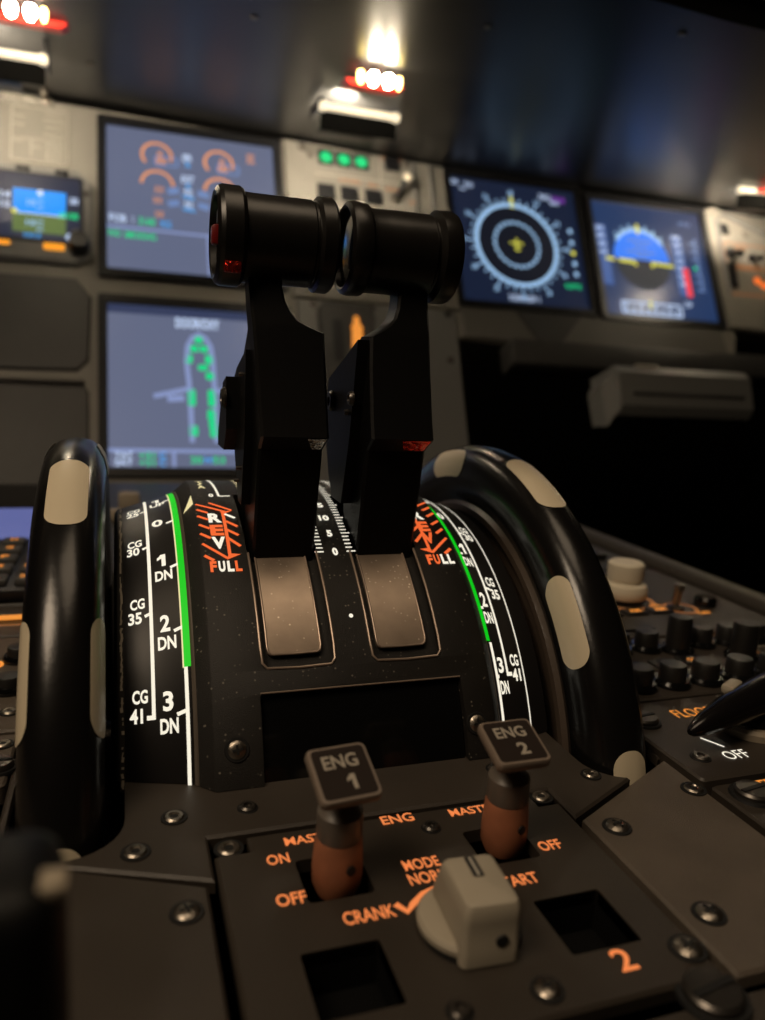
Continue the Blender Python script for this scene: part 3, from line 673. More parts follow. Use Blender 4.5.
# ================================================================== THRUST QUADRANT DRUM
q = thing('thrust_quadrant', (MID, 2.4, 0), 'black curved drum housing the two thrust levers', 'control quadrant')
def solidring(x, R):
    t0 = math.degrees(math.asin(-c0[1] / R)) + .12; n = 72
    return [arc(x, R, t0 + (180 - 2 * t0) * k / n) for k in range(n + 1)]
dr = MB('drum_black')
dr.loft([solidring(x, R) for x, R in ((.168, .828), (.198, .856), (.204, .86), (.930, .86), (.936, .856), (.960, .828))])
drum = dr.build('drum_cover', q, smooth=25)
def slab(x0, x1, a0, a1, r, Ri, Ro, n=26):
    """rounded rectangle slab bent round the drum axis, x0..x1 by a0..a1 degrees"""
    ra = math.degrees(r / Ri); rows = []
    ang = [a0 + ra * (1 - math.cos(rad(90 * k / 6))) for k in range(7)] + [a0 + ra + (a1 - a0 - 2 * ra) * k / n for k in range(1, n)] + [a1 - ra * (1 - math.cos(rad(90 * k / 6))) for k in range(6, -1, -1)]
    rings = []
    for a in ang:
        e = max(0., (a0 + ra - a) / ra, (a - (a1 - ra)) / ra); e = min(1, e)
        ins = r * (1 - math.sqrt(max(0, 1 - e * e))) * .999
        rings.append([arc(x0 + ins, Ri, a), arc(x1 - ins, Ri, a), arc(x1 - ins, Ro, a), arc(x0 + ins, Ro, a)])
    return rings
tracks = ((.324, .516), (.612, .808))
slots = ((.322, .520), (.620, .816))
cutters = []
for (a, b_) in tracks: cutters.append(MB('drum_smooth').loft(slab(a, b_, 36.2, 61.5, .018, .836, .90)))
for (a, b_) in slots: cutters.append(MB('well_black').loft(slab(a, b_, 59.6, 81, .01, .735, .95)))
cutters.append(MB('drum_smooth').loft(slab(.315, .850, 17.6, 32.3, .008, .835, .90)))
cut(drum, cutters)
for (a, b_), (pa_, pb_) in zip(tracks, ((.343, .484), (.634, .774))):
    tr = MB('track_bronze').loft(slab(pa_, pb_, 38.8, 59.2, .012, .838, .8485)).build('track_plate', q, label='scuffed bronze track plate')
    MB('rim_bronze').tube([arc(x, .8490, a) for x, a in [(pb_ - .001, 59)] + [(pb_ - .001, 58 - 3 * i) for i in range(6)] + [(pb_ - .001, 40.2), (pb_ - .004, 39.3), (pb_ - .012, 38.9), ((pa_ + pb_) / 2, 38.8), (pa_ + .012, 38.9), (pa_ + .004, 39.3), (pa_ + .001, 40.2)] + [(pa_ + .001, 43 + 3 * i) for i in range(6)] + [(pa_ + .001, 59)]], .003, 8).build('plate_rim', tr, label='pale bronze rim')
    MB('rim_bronze').tube([arc(x, .8605, a) for x, a in [(b_ - .001, 59.5), (b_ - .001, 55), (b_ - .001, 50), (b_ - .001, 45), (b_ - .001, 40), (b_ - .003, 37.3), (b_ - .014, 36.4), ((a + b_) / 2, 36.2), (a + .014, 36.4), (a + .003, 37.3), (a + .001, 40), (a + .001, 45), (a + .001, 50), (a + .001, 55), (a + .001, 59.5)]], .0036, 8).build('track_rim', q)
cp = MB('gloss_black').loft(slab(.320, .845, 17.9, 31.9, .006, .836, .843)).build('recess_panel', q, label='glossy black recessed panel')
MB('rim_bronze').tube([arc(.316 + (.533) * k / 8, .8605, 32.4) for k in range(9)], .0025, 8).build('recess_lip', q)
for x, a in ((.253, 24.1), (.880, 24.1)): screw(q, arc(x, .86, a), arc(0, 1, a) - arc(0, 0, a), .022, 'phillips')
# lettering on the drum
def cu(pts, w, k, lift=.8618):
    k.line([(x, rad(a) * .86) for x, a in pts], w, lambda u, v: arc(u, lift, math.degrees(v / .86)))
def cp_(pts, k, lift=.8618): k.add([arc(x, lift, a) for x, a in pts], [tuple(range(len(pts)))])
def seg(p, qq, n=5): return [(p[0] + (qq[0] - p[0]) * i / n, p[1] + (qq[1] - p[1]) * i / n) for i in range(n + 1)]
for side in (-1, 1):
    mx = (lambda x: x) if side < 0 else (lambda x: 1.132 - x)
    k = MB('orange_lit')
    for a, b_ in (((.204, 73.4), (.234, 72.1)), ((.203, 70.9), (.232, 69.6)), ((.204, 67.9), (.232, 66.6)), ((.204, 65.1), (.231, 63.7)), ((.208, 59.1), (.232, 57.8)),
                  ((.280, 69.0), (.310, 67.1)), ((.278, 66.2), (.308, 64.4)), ((.277, 63.7), (.308, 61.3))):
        cu([(mx(a[0]), a[1]), (mx(b_[0]), b_[1])], .0095, k)
    cu([(mx(x), a) for x, a in seg((.206, 62.2), (.268, 58.3))], .0085, k); cu([(mx(x), a) for x, a in seg((.204, 75.7), (.290, 72.2))], .0085, k); cu([(mx(x), a) for x, a in seg((.243, 76.3), (.303, 73.0))], .0085, k)
    cu([(mx(x), a) for x, a in seg((.2765, 72.6), (.2755, 59.2), 8)], .009, k)
    cp_([(mx(.266), 57.9), (mx(.273), 59.5), (mx(.305), 59.2)], k); cp_([(mx(.268), 72.4), (mx(.305), 72.9), (mx(.28), 71.6)], k)
    k.m('white_lit'); cu([(mx(.281), 71.6), (mx(.308), 70.0)], .0095, k)
    cx = mx(.251); sx = 1
    for ch, a, m in (('R', 70.2, 'white_lit'), ('E', 66.1, 'orange_lit'), ('V', 62.4, 'white_lit')):
        k.m(m if side < 0 else ('white_lit' if ch == 'R' else 'orange_lit')).text(ch, .037, .050, drumf(cx if side < 0 else mx(.262), a), .05)
    x = mx(.2615) if side < 0 else .879
    for ch, dx, m in (('F', -.033, 'orange_lit'), ('U', -.011, 'white_lit' if side < 0 else 'orange_lit'), ('L', .012, 'white_lit'), ('L', .033, 'orange_lit' if side < 0 else 'white_lit')):
        k.m(m).text(ch, .0175, .038, drumf(x + dx, 56.4), .05)
    k.m('white_lit').text('0', .014, .028, drumf(mx(.256), 80.4), .04)
    cu([(mx(.270 + .0006 * i), 98 - 1.3 * i) for i in range(15)], .007, k); cu([(mx(.279), 79.8), (mx(.312), 80.0)], .007, k)
    k.m('yellow_lit').text('A', .024, .036, drumf(mx(.236), 86.5), .04).text('/', .02, .036, drumf(mx(.236), 89.6), .04).text('T', .024, .036, drumf(mx(.236), 92.6), .04)
    k.build('thrust_marking', q)
k = MB('white_lit')
for i in range(0, 41):
    a = 59.2 + i * 1.045
    w = .026 if i % 5 == 0 else .019
    for x0, sgn in ((.5335 + .003, -1), (.6035, 1)):
        cu([(x0 + (0 if sgn > 0 else -w), a), (x0 + (w if sgn > 0 else 0), a)], .0048, k)
    if i % 5 == 0: k.text(str(i), .016 if i < 10 else .031, .030, drumf(.5695, a), .05)
k.build('throttle_scale', q)
k = MB('white_lit'); k.disc((0, 0), .0058, drumf(.573, 44.8, .8625), 14); k.build('index_dot', q)
k = MB('yellow_lit')
for i in range(10): cu([(.345, 82.5 + i * 1.5), (.372, 83.5 + i * 1.5)], .006, k)
cu([(.382, 82 + 2 * i) for i in range(9)], .006, k)
k.build('edge_hatching', q)
k = MB('white_lit')
for i in range(16):
    cu([(.652, 82 + i * 1.045), (.652 + (.026 if i % 4 == 0 else .019), 82 + i * 1.045)], .0048, k)
    if i % 4 == 0: k.text(str(25 + 5 * (i // 4)), .031, .030, drumf(.70, 82 + i * 1.045), .04)
k.build('throttle_scale', q)

# trim scale flanks
for side, nm in ((-1, 'pitch trim scale on the drum flank beside the wheel nearer the standby instrument'), (1, '')):
    xs = lambda l: l if side < 0 else 1.127 - l
    fl = MB('flank_black').loft([solidring(xs(l), R) for l, R in ((-.022, Rflank(-.022) - .01), (-.014, Rflank(-.014)), (.155, .815), (.158, .814))]).build('trim_scale', q)
    MB('ridge_lit').loft([solidring(xs(l), R) for l, R in ((.158, .818), (.163, .824), (.1675, .824))]).build('ridge', q)
    k = MB()
    A = lambda l, a: (l, rad(a) * .8)
    ff = lambda u, v, h=0: arc(xs(u), Rflank(u) + .0018 + h, math.degrees(v / .8))
    ln = lambda l, a0, a1, w, n=20: k.line([A(l, a0 + (a1 - a0) * i / n) for i in range(n + 1)], w, ff)
    k.m('white_lit'); ln(.146, 18.2, 39, .0085)
    if side < 0:
        k.m('yellow_lit'); ln(.1405, 38.5, 100, .004)
        k.m('green_band')
        k.line([A(.1515, 38.6 + 63 * i / 30) for i in range(31)], .019, lambda u, v, h=0: arc(xs(u), Rflank(u) + .0024, math.degrees(v / .8)))
        k.m('white_lit'); ln(.0685, 30.2, 96, .0085)
        k.line([A(.0525, 30.6), A(.0725, 30.6)], .011, ff)
        for s, l, a, w, h in (('CG', .0375, 34.4, .036, .034), ('41', .0285, 31.1, .030, .036), ('CG', .0360, 52.7, .036, .034), ('35', .0295, 49.6, .033, .036), ('CG', .0335, 69.7, .038, .034), ('30', .0290, 67.1, .033, .036), ('CG', .034, 87.0, .038, .034), ('25', .031, 84.2, .036, .036),
                              ('3', .1020, 33.1, .024, .048), ('DN', .1035, 28.9, .042, .036), ('2', .1015, 47.5, .024, .048), ('DN', .1045, 43.6, .044, .036), ('1', .1005, 62.5, .022, .046), ('DN', .1045, 58.4, .044, .036), ('0', .0975, 76.0, .030, .042), ('1', .10, 91, .022, .048), ('UP', .104, 87.2, .044, .036)):
            k.text(s, w, h, flankf(side, l, a), .032)
        for a in (30.9, 45.9, 60.3, 75.2, 89): k.line([A(.122, a - .25), A(.1425, a + .25)], .009, ff)
        for a in (49.9, 67.5, 84.5): k.line([A(.053, a - .2), A(.067, a + .2)], .009, ff)
    else:
        k.m('green_band'); k.line([A(.1545, 39.3 + 62 * i / 30) for i in range(31)], .016, lambda u, v, h=0: arc(xs(u), Rflank(u) + .0024, math.degrees(v / .8)))
        k.m('white_lit'); ln(.106, 32.2, 100, .007); k.line([A(.106, 32.6), A(.090, 32.6)], .011, ff); ln(.047, 16, 96, .004)
        for s, l, a, w, h in (('CG', .0735, 35.4, .030, .034), ('41', .0735, 32.4, .030, .036), ('CG', .0790, 53.6, .030, .034), ('35', .0755, 50.4, .030, .036), ('CG', .079, 71.0, .030, .034), ('30', .0765, 68.0, .030, .036),
                              ('3', .1265, 34.4, .019, .044), ('DN', .1245, 30.0, .030, .036), ('2', .1285, 48.6, .019, .048), ('DN', .1285, 44.4, .030, .036), ('1', .130, 62.8, .018, .046), ('DN', .1315, 58.6, .030, .036), ('0', .135, 76, .022, .042), ('UP', .132, 86, .03, .036)):
            k.text(s, w, h, flankf(side, l, a), .032)
        for a in (32.2, 46.6, 61): k.line([A(.147, a), A(.138, a)], .009, ff)
        for a in (51.8, 69.4): k.line([A(.106, a), A(.090, a - .3)], .009, ff)
    k.build('scale_marking', fl)
    if side < 0:
        b = MB('worn_edge'); b.line([A(-.004, 18.5 + 80 * i / 30) for i in range(31)], .012, ff)
        rr = random.Random(3); b.m('worn_white'); a = 19.
        while a < 96:      # chipped paint along the outer edge of the scale
            da = rr.uniform(.2, .9) if a < 50 else rr.uniform(.8, 2.2)
            if rr.random() < (.55 if a < 40 else .9):
                w0 = rr.uniform(.002, .007); b.line([A(-.004 + rr.uniform(-.002, .002), a), A(-.004 + rr.uniform(-.002, .002), a + da)], w0, lambda u, v, h=0: arc(xs(u), Rflank(u) + .0022, math.degrees(v / .8)))
            a += da
        b.build('worn_edge', fl)
        b = MB('yellow_lit'); b.add([arc(.1975, .8580, 81.2), arc(.1985, .8585, 76.4), arc(.170, .8345, 75.2)], [(0, 1, 2)]); b.build('index_pointer', q)

# ================================================================== THRUST LEVERS
def lever(which):
    L1 = which < 0
    lab = 'black thrust lever with its red grip button, nearer the engine display' if L1 else 'black thrust lever with a red glint painted on its facet, nearer the navigation display'
    t = thing('thrust_lever', (.42 if L1 else .72, 2.1, .46), lab, 'lever', None, 'thrust levers')
    if L1: ed = [(.44, .337, .508), (.60, .337, .508), (.715, .337, .509), (.768, .337, .509), (.806, .334, .512), (.86, .332, .512), (.99, .326, .510), (1.072, .320, .508), (1.078, .320, .490), (1.088, .319, .465), (1.10, .318, .440), (1.122, .316, .418), (1.15, .315, .406), (1.185, .313, .400), (1.25, .312, .398), (1.30, .312, .398)]
    else: ed = [(.44, .632, .803), (.60, .632, .803), (.715, .631, .803), (.768, .631, .803), (.806, .628, .806), (.86, .629, .806), (.99, .631, .806), (1.072, .634, .806), (1.080, .650, .806), (1.090, .668, .806), (1.102, .685, .806), (1.124, .704, .806), (1.152, .714, .806), (1.187, .719, .806), (1.25, .722, .806), (1.30, .722, .806)]
    def yf(z):
        P = [(.44, 2.035), (.485, 2.022), (.60, 2.006), (.715, 1.985), (.768, 1.976), (.806, 1.922), (.86, 1.942), (.99, 1.978), (1.085, 2.0), (1.18, 2.03), (1.30, 2.06)]
        for (a, ya), (b_, yb) in zip(P, P[1:]):
            if a <= z <= b_: return ya + (yb - ya) * (z - a) / (b_ - a)
        return P[-1][1]
    def yb(z):
        P = [(.44, 2.17), (.60, 2.19), (.715, 2.26), (.80, 2.29), (.94, 2.29), (1.07, 2.09), (1.30, 2.13)]
        for (a, ya), (b_, y2) in zip(P, P[1:]):
            if a <= z <= b_: return ya + (y2 - ya) * (z - a) / (b_ - a)
        return P[-1][1]
    rg = []; bz = .007
    for z, xa, xb in ed:
        a, b_ = yf(z), yb(z)
        rg.append([(xa + bz, a, z), (xb - bz, a, z), (xb, a + bz, z), (xb, b_ - bz, z), (xb - bz, b_, z), (xa + bz, b_, z), (xa, b_ - bz, z), (xa, a + bz, z)])
    arm = MB('lever_black').loft(rg).build('arm', t, smooth=28)
    # angled facet under the bulge: reflection of the lit scale as a tinted patch
    nx = (.455, .505) if L1 else (.715, .798)
    fz = lambda x, s, h: (x, 1.976 + (1.922 - 1.976) * s - h * .58, .768 + .038 * s - h * .82)
    MB('pale_glint' if L1 else 'red_glint_insert').add([fz(nx[0] + .02, .12, .002), fz(nx[1] - .004, .12, .002), fz(nx[1], .93, .002), fz(nx[0], .93, .002), fz(nx[0] + .02, .12, -.002), fz(nx[1] - .004, .12, -.002), fz(nx[1], .93, -.002), fz(nx[0], .93, -.002)],
        [(0, 1, 2, 3), (4, 5, 6, 7), (0, 1, 5, 4), (1, 2, 6, 5), (2, 3, 7, 6), (3, 0, 4, 7)]).build('facet_glint', t, label='pale glint painted on the facet' if L1 else 'red glint painted on the facet')
    # side link plate with bolts on the face towards the camera side
    xs_ = .335 if L1 else .630
    if L1:
        MB('lever_black').loft([[(x, y, z) for y, z in ((2.06, 1.02), (2.22, .97), (2.34, .90), (2.33, .78), (2.24, .74), (2.15, .60), (2.09, .60), (2.05, .80))] for x in (.312, .337)]).build('side_cover', t)
        MB('lever_black').loft([[(x, y, z) for y, z in ((2.20, .945), (2.27, .925), (2.37, .78), (2.37, .735), (2.23, .735), (2.18, .80))] for x in (.280, .312)]).build('link_plate', t)
        bolts = ((.280, 2.205, .885, .030), (.312, 2.09, .955, .006), (.312, 2.11, .70, .006), (.312, 2.14, .66, .005))
    else:
        MB('lever_black').loft([[(x, y, z) for y, z in ((2.00, 1.062), (2.29, .950), (2.31, .80), (2.25, .66), (2.20, .60), (2.10, .60), (2.04, .80))] for x in (.600, .632)]).build('side_cover', t)
        bolts = ((.600, 2.235, .886, .030), (.600, 2.025, .905, .020), (.600, 2.06, .865, .009))
    for x, y, z, r in bolts:
        MB('steel_dark').lathe([(r, 0), (r * 1.02, .006), (r * .8, .013), (r * .55, .013), (r * .45, .004), (0, .004)], (x, y, z), (-1, 0, 0), 20).build('bolt', t)
    # grip barrel
    yg, zg = 2.085, 1.302
    if L1: prof = [(.0, .254), (.094, .254), (.098, .231), (.108, .228), (.119, .235), (.124, .245), (.124, .289), (.119, .297), (.112, .301), (.111, .323), (.111, .474), (.107, .479), (.107, .485), (.113, .486), (.122, .493), (.123, .526), (.117, .533), (.100, .535), (.092, .525), (0, .525)]
    else: prof = [(0, .592), (.098, .592), (.102, .571), (.108, .568), (.119, .575), (.123, .587), (.122, .618), (.120, .623), (.113, .628), (.111, .64), (.111, .68), (.111, .805), (.106, .810), (.106, .816), (.113, .820), (.124, .827), (.125, .866), (.121, .876), (.108, .882), (0, .884)]
    n = len(prof)
    gr = MB('grip_black').lathe([(r, h) for r, h in prof], (0, yg, zg), (1, 0, 0), 56).build('grip', t, smooth=24)
    if L1:
        MB('gloss_black').lathe([(.093, 0), (.093, .004), (.07, .008), (0, .009)], (.2535, yg, zg), (-1, 0, 0), 40).build('end_disc', gr)
        MB('red_button').box((.236, yg, zg), (.026, .040, .050), .008).build('button', gr, label='dark red push button')
        MB('lever_black').box((.243, yg, zg), (.012, .030, .130), .006).build('button_guard', gr)
        MB('red_glint_insert').box((.266, yg - .092, zg - .084), (.045, .03, .03), .008).build('label_insert', gr)
    else:
        MB('gloss_black').lathe([(.096, 0), (.096, .004), (.06, .009), (0, .010)], (.5915, yg, zg), (-1, 0, 0), 40).build('end_disc', gr)
        MB('red_button').box((.888, yg, zg), (.022, .040, .050), .006).build('button', gr)
    return t
lever(-1); lever(1)

# ================================================================== TRIM WHEELS
half = [(.0, .996), (.022, .9945), (.046, .987), (.066, .971), (.080, .947), (.087, .918), (.089, .888), (.087, .858), (.080, .834), (.066, .816), (.060, .800), (.062, .786), (.070, .778), (.070, .756), (.058, .742), (.050, .72), (.050, .695), (.040, .68), (.030, .665), (.026, .30), (.05, .28), (.05, .10)]
RIM = 11
def wheel(xc, label, ac, as_):
    t = thing('trim_wheel', (xc, c0[0], -1.26), label, 'wheel', None, 'pitch trim wheels')
    n = 128
    rim = [(R, dx) for dx, R in half[:RIM][::-1]][0:-1] + [(R, -dx) for dx, R in half[:RIM]]
    rp = [(.800, .060)] + [(R, dx) for dx, R in half[:RIM][::-1]][1:-1] + [(R, -dx) for dx, R in half[:RIM]]
    rings = lambda prof: [[arc(xc + dx, R, 360 * k / n) for k in range(n)] for R, dx in prof]
    MB('wheel_black').loft(rings(rp + [(.78, -.055), (.78, .055), rp[0]]), caps=False).build('rim', t, smooth=60)
    hp = [(R, dx) for dx, R in half[RIM:]]
    MB('wheel_hub_sheen').loft(rings([(.795, .055)] + hp + [(R, -dx) for R, dx in hp[::-1]] + [(.795, -.055)]), caps=False).build('hub', t, smooth=30)
    # cream markers: patches of the rim skin, six across the tread and six on each shoulder
    sec = [(dx, R) for dx, R in half[:RIM]]
    full = [(-dx, R) for dx, R in sec[::-1][:-1]] + sec
    d = [0.]
    for a, b_ in zip(full, full[1:]): d.append(d[-1] + math.hypot(a[0] - b_[0], a[1] - b_[1]))
    mid = d[-1] / 2
    def at(s):
        s = s + mid; s = max(0, min(d[-1], s))
        for i in range(len(d) - 1):
            if d[i] <= s <= d[i + 1]:
                f = (s - d[i]) / (d[i + 1] - d[i]); return full[i][0] + (full[i + 1][0] - full[i][0]) * f, full[i][1] + (full[i + 1][1] - full[i][1]) * f
        return full[-1]
    def patch(s0, s1, a0, a1, r):
        rows = 24; cols = 9; vs = []; fs = []
        sm, hw = (s0 + s1) / 2, (s1 - s0) / 2
        for i in range(rows + 1):
            q_ = i / rows; ee = q_ - math.sin(4 * PI * q_) / (4 * PI) * .0
            a = a0 + (a1 - a0) * (.5 - .5 * math.cos(PI * q_))
            dist = min(a - a0, a1 - a) * PI / 180 * .93
            ins = r - math.sqrt(max(0, r * r - (r - dist) ** 2)) if dist < r else 0
            for j in range(cols + 1):
                s = sm + (hw - ins) * (2 * j / cols - 1)
                dx, R = at(s); e = .0022
                nx_ = dx / .089; nr_ = 1.
                vs.append(arc(xc + dx + e * nx_, R + e * (1 if R > .89 else -.2), a))
        for i in range(rows):
            for j in range(cols): fs.append((i * (cols + 1) + j, i * (cols + 1) + j + 1, (i + 1) * (cols + 1) + j + 1, (i + 1) * (cols + 1) + j))
        MB('cream').add(vs, fs).build('marker', t, smooth=60)
    for kx in range(6):
        patch(-.050, .050, ac - 8.8 + 60 * kx, ac + 8.8 + 60 * kx, .046)
        for sg in (-1, 1):
            a = as_ + 60 * kx
            lo, hi = .066, .168
            patch(*( (lo, hi) if sg > 0 else (-hi, -lo) ), a - 8.2, a + 8.2, .047)
    MB('steel_dark').lathe([(.07, -.09), (.07, .09)], (xc, c0[0], c0[1]), (1, 0, 0), 24).build('axle', t)
wheel(-.130, 'black pitch trim wheel seen edge-on with cream markers, in front of the aircraft outline display', 67, 36)
wheel(1.247, 'black pitch trim wheel showing its inner hub rings, beside the audio panel knobs', 69.5, 39.5)

# ================================================================== PEDESTAL PANELS, first officer's side
def pplate(name, x0, x1, y0, y1, m, label, cat, z=0., r=.015):
    t = thing(name, ((x0 + x1) / 2, (y0 + y1) / 2, 0), label, cat)
    MB(m).prism(rrect(x0, x1, y0, y1, r, 3), flat(z), -.05, 0, .006).build('faceplate', t)
    return t
t = pplate('flood_light_panel', 1.400, 2.70, 1.425, 1.862, 'ped_paint', 'dark panel lettered FLOOD LT and OFF beside the trim wheel', 'panel')
k = MB('amber_dim'); k.text('FLOOD LT', .225, .050, lambda u, v: (1.700 + u, 1.765 + v, .0012), .0).text('PED', .09, .036, lambda u, v: (1.75 + u, 1.695 + v, .0012), .0)
k.m('white_lit').text('OFF', .078, .042, lambda u, v: (1.590 + u, 1.515 + v, .0012), .0); k.line([(1.560, 1.618), (1.590, 1.558)], .007, flat(.0012))
k.build('legend', t)
screw(t, (1.462, 1.742, 0), (0, 0, 1), .040, 'dzus'); screw(t, (1.480, 1.525, 0), (0, 0, 1), .024, 'dark')
kb = MB('tan_plastic').lathe([(.11, .001), (.11, .02), (.10, .03), (.08, .03)], (1.765, 1.645, 0), (0, 0, 1), 36).build('knob_ring', t, label='tan ring under the lever handle')
t = thing('pointed_handle', (1.715, 1.585, .03), 'shiny black pointed handle lying over the FLOOD LT panel', 'handle')
pts = [(1.438, 1.532, .075), (1.450, 1.535, .076), (1.50, 1.550, .083), (1.60, 1.580, .094), (1.75, 1.620, .105), (1.95, 1.68, .115), (2.15, 1.74, .12), (2.30, 1.785, .12), (2.33, 1.793, .12)]
MB('pointer_black').tube(pts, [.008, .016, .030, .044, .056, .064, .068, .060, .03], 20).build('grip', t)
MB('pointer_black').lathe([(.075, .03), (.07, .05), (.06, .06), (.05, .09)], (1.765, 1.635, 0), (0, 0, 1), 28).build('hub', t)
MB('knob_beige').box((1.675, 1.645, .135), (.085, .04, .03), .012, Matrix.Rotation(rad(28), 3, 'Z')).build('clip', t, label='pale worn clip')
t = pplate('strobe_panel', 1.400, 2.70, .86, 1.400, 'ped_inset', 'dark panel lettered STR with a slotted fastener', 'panel')
MB('amber_dim').text('STR', .085, .035, lambda u, v: (1.545 + u, 1.372 + v, .0012), .02).build('legend', t)
screw(t, (1.475, 1.335, 0), (0, 0, 1), .046, 'dzus')

# audio control panel
t = pplate('audio_panel', 1.400, 2.70, 1.880, 2.36, 'ped_paint', 'audio control panel crowded with black knobs beside the trim wheel', 'panel')
def knob(parent, x, y, r, h, z=0.):
    o = MB('gloss_black').lathe([(r * 1.35, 0), (r * 1.38, .012), (r * 1.2, .022)], (x, y, z), (0, 0, 1), 28).build('knob_skirt', parent)
    MB('knob_black').lathe([(r, .015), (r * .96, h * .9), (r * .88, h * .98), (r * .4, h), (0, h)], (x, y, z), (0, 0, 1), 24).build('knob', o)
for x in (1.47, 1.605, 1.740, 1.875, 2.02, 2.165, 2.31, 2.455): knob(t, x, 1.965, .046, .075)
for x in (1.60, 1.735, 1.865, 2.115, 2.245, 2.375, 2.50): knob(t, x, 2.265, .044, .075)
knob(t, 1.975, 2.225, .045, .14); knob(t, 2.18, 2.115, .047, .14)
for x, y in ((1.835, 2.115), (1.965, 2.130), (1.70, 2.10)):
    bt = MB('bezel_black').prism(rrect(x - .052, x + .052, y - .038, y + .038, .006, 2), flat(0), 0, .008, .002).build('annunciator', t)
    MB('amber_dim').text('CALL', .055, .022, lambda u, v, x=x, y=y: (x + u, y - .008 + v, .0092), .05).build('annunciator_legend', bt)
k = MB('amber_soft')
for x in (1.545, 1.68, 1.81, 1.945, 2.09, 2.24): k.text('VHF', .05, .022, lambda u, v, x=x: (x + u, 2.045 + v, .0012), .03)
k.m('engrave').line(rrect(2.31, 2.55, 2.12, 2.20, .01, 2), .008, flat(.0012), True); k.m('amber_soft').text('PA', .05, .03, lambda u, v: (2.27 + u, 2.155 + v, .0012), .03)
k.build('legend', t)

# radio panel beyond it
t = pplate('radio_panel', 1.400, 2.70, 2.380, 3.30, 'ped_paint', 'radio panel with a stacked white knob and a toggle', 'panel')
b = MB('white_knob').lathe([(.096, .02), (.104, .03), (.106, .06), (.098, .082), (.074, .090), (.068, .100)], (2.165, 2.825, 0), (0, 0, 1), 40).build('outer_knob', t, label='white outer knob')
MB('white_knob').lathe([(.066, .095), (.078, .105), (.082, .15), (.080, .175), (.070, .184), (0, .186)], (2.165, 2.825, 0), (0, 0, 1), 40).build('inner_knob', t, label='white inner knob')
k = MB('amber_soft'); k.ring((2.165, 2.825), .135, .018, flat(.0012), n=40); k.line([(1.60, 2.70), (2.22, 2.70)], .012, flat(.0012)); k.ring((2.365, 2.675), .07, .014, flat(.0012), n=30)
k.m('amber_dim').text('ON', .05, .03, lambda u, v: (2.27 + u, 2.73 + v, .0012), .03).text('OFF', .07, .03, lambda u, v: (2.43 + u, 2.60 + v, .0012), .03)
k.build('legend', t)
tg = MB('steel_dark').lathe([(.04, 0), (.04, .012), (.02, .018)], (2.335, 2.675, 0), (0, 0, 1), 20).build('toggle', t)
MB('steel').lathe([(.015, .01), (.017, .08), (.024, .10), (.020, .115), (0, .12)], (2.335, 2.675, 0), (.05, -.05, 1), 18).build('toggle_bat', tg)
for x in (2.105, 2.235, 1.97):
    bt = MB('bezel_black').prism(rrect(x - .055, x + .055, 2.62, 2.69, .006, 2), flat(0), 0, .010, .003).build('annunciator', t)
    MB('amber_dim').text('AM', .060, .034, lambda u, v, x=x: (x + u, 2.655 + v, .0112), .06).build('annunciator_legend', bt)
b = MB('bezel_black').prism(rrect(1.55, 2.05, 2.44, 2.56, .008, 2), flat(0), 0, .010, .003).build('window_strip', t)
MB('gloss_black').lathe([(.05, 0), (.05, .03), (.04, .04), (0, .04)], (2.52, 2.70, 0), (0, 0, 1), 24).build('knob', t)
t = pplate('forward_console_plate', 1.400, 2.70, 3.32, 5.8, 'panel_dark', 'dark forward panel past the radio panel along the pedestal edge', 'panel')
for y in (3.6, 4.0, 4.4): MB('bezel_black').box((2.3, y, .02), (.5, .2, .04), .01).build('key_block', t)

# ================================================================== PEDESTAL PANELS, captain's side
t = pplate('keyboard_unit', -1.58, -.28, 3.18, 5.0, 'panel_dark', 'flight management keyboard with amber keys and bluish screen strip', 'keyboard')
MB('bezel_black').box((-.93, 3.64, .03), (1.26, .90, .05), .012).build('key_bed', t)
for j in range(5):
    y = 3.30 + j * .165
    for i in range(5):
        x = -.36 - i * .13
        kk = MB('panel_dark').box((x, y, .066), (.10, .105, .03), .008).build('key', t)
        MB('amber_dim').text('DATA' if i == 0 else 'ABCDEFGHJKLM'[(i * 3 + j) % 12], .062 if i == 0 else .03, .045, lambda u, v, x=x, y=y: (x + u, y + v, .0825), .03).build('key_legend', kk)
MB('scr_key').box((-.93, 4.52, .04), (1.2, .78, .02), .004).build('screen', t, label='bluish lit screen strip')
t = pplate('dimmer_panel', -1.58, -.28, 2.82, 3.16, 'ped_inset', 'narrow dark panel with an amber lit strip below the keyboard', 'panel')
b = MB('amber_dim').box((-.40, 2.985, .012), (.10, .030, .012), .004).build('lit_strip', t)
MB('amber_soft').line(rrect(-.60, -.32, 2.93, 3.04, .02, 3), .010, flat(.0012), True).build('legend', t)
screw(t, (-.31, 2.92, 0), (0, 0, 1), .03, 'dzus')
t = pplate('selector_panel', -1.58, -.262, 2.08, 2.80, 'ped_paint_lit', 'grey panel with two black knobs left of the edge-on wheel', 'panel')
for y in (2.58, 2.34): knob(t, -.318, y, .036, .05)
MB('amber_dim').ring((-.40, 2.55), .035, .012, flat(.0012), n=24).build('legend', t)
screw(t, (-.300, 2.19, 0), (0, 0, 1), .020, 'hex')
t = pplate('fastener_panel', -1.58, -.262, 1.80, 2.06, 'ped_paint_lit', 'narrow grey panel with two fasteners left of the edge-on wheel', 'panel')
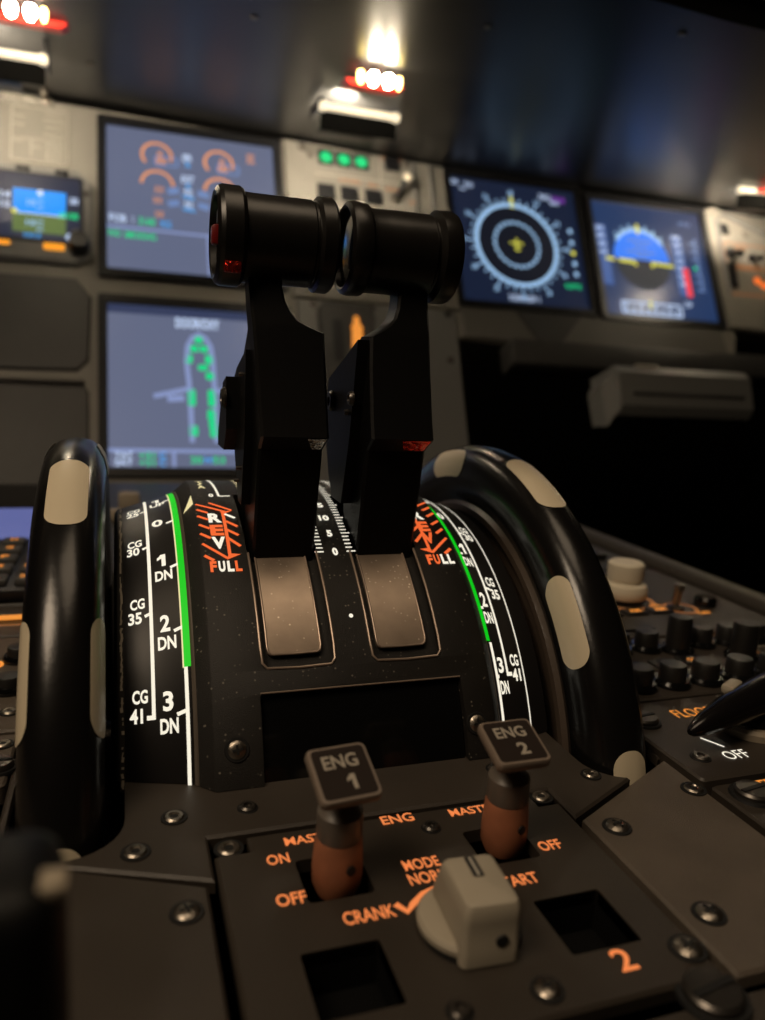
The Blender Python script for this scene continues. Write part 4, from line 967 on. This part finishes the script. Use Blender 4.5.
screw(t, (-.292, 2.0, 0), (0, 0, 1), .020, 'hex'); screw(t, (-.285, 1.88, 0), (0, 0, 1), .034, 'dzus')
t = pplate('blank_cover_plate', -1.58, -.275, .3, 1.78, 'ped_paint_lit', 'plain grey panel left of the side plate', 'panel')
# centre block behind the drum
t = pplate('forward_cover', -.255, 1.372, 3.62, 6.15, 'panel_dark', 'dark cover behind the drum below the aircraft outline display', 'cover plate')
for x, y, h in ((.045, 5.0, .13), (-.05, 4.75, .07)): MB('tan_plastic').box((x, y, h / 2), (.13, .10, h), .02).build('toggle_guard', t, label='tan plastic guard block')

# speed brake lever in the near corner
t = thing('speed_brake_lever', (-.20, .70, 0), 'black blurred lever knob standing at the near edge of the pedestal', 'lever')
MB('speed_black').box((-.185, .70, .415), (.26, .14, .24), .035, seg=3).build('knob', t)
MB('speed_black').box((-.20, .70, .14), (.07, .05, .30), .01).build('stem', t)
MB('tan_plastic').box((-.062, .672, .524), (.024, .03, .014), .003).build('worn_edge', t, label='tan worn corner')

# ================================================================== LIGHT
def area(name, loc, target, size, power, col):
    l = bpy.data.lights.new(name, 'AREA'); l.size = size * S; l.energy = power; l.color = col
    o = bpy.data.objects.new(name, l); C.objects.link(o); o.location = Vector(loc) * S
    o.rotation_euler = (Vector(target) - Vector(loc)).to_track_quat('-Z', 'Y').to_euler(); return o
area('dome_light', (1.2, 1.0, 9.5), (.7, 1.6, 0), 4.0, 1.3, (1., .77, .53))
area('reading_light', (-3.0, -.3, 5.8), (.9, 2.2, .2), 2.4, 2.2, (1., .78, .55))
w = bpy.data.worlds.new('world'); bpy.context.scene.world = w; w.use_nodes = True
w.node_tree.nodes['Background'].inputs[0].default_value = (1., .85, .7, 1); w.node_tree.nodes['Background'].inputs[1].default_value = .002

sc = bpy.context.scene
sc.view_settings.view_transform = 'Standard'; sc.view_settings.look = 'None'; sc.view_settings.exposure = 0; sc.view_settings.gamma = 1
sc.view_settings.use_curve_mapping = False
sc.cycles.use_denoising = True; sc.cycles.sample_clamp_indirect = 4; sc.cycles.max_bounces = 6
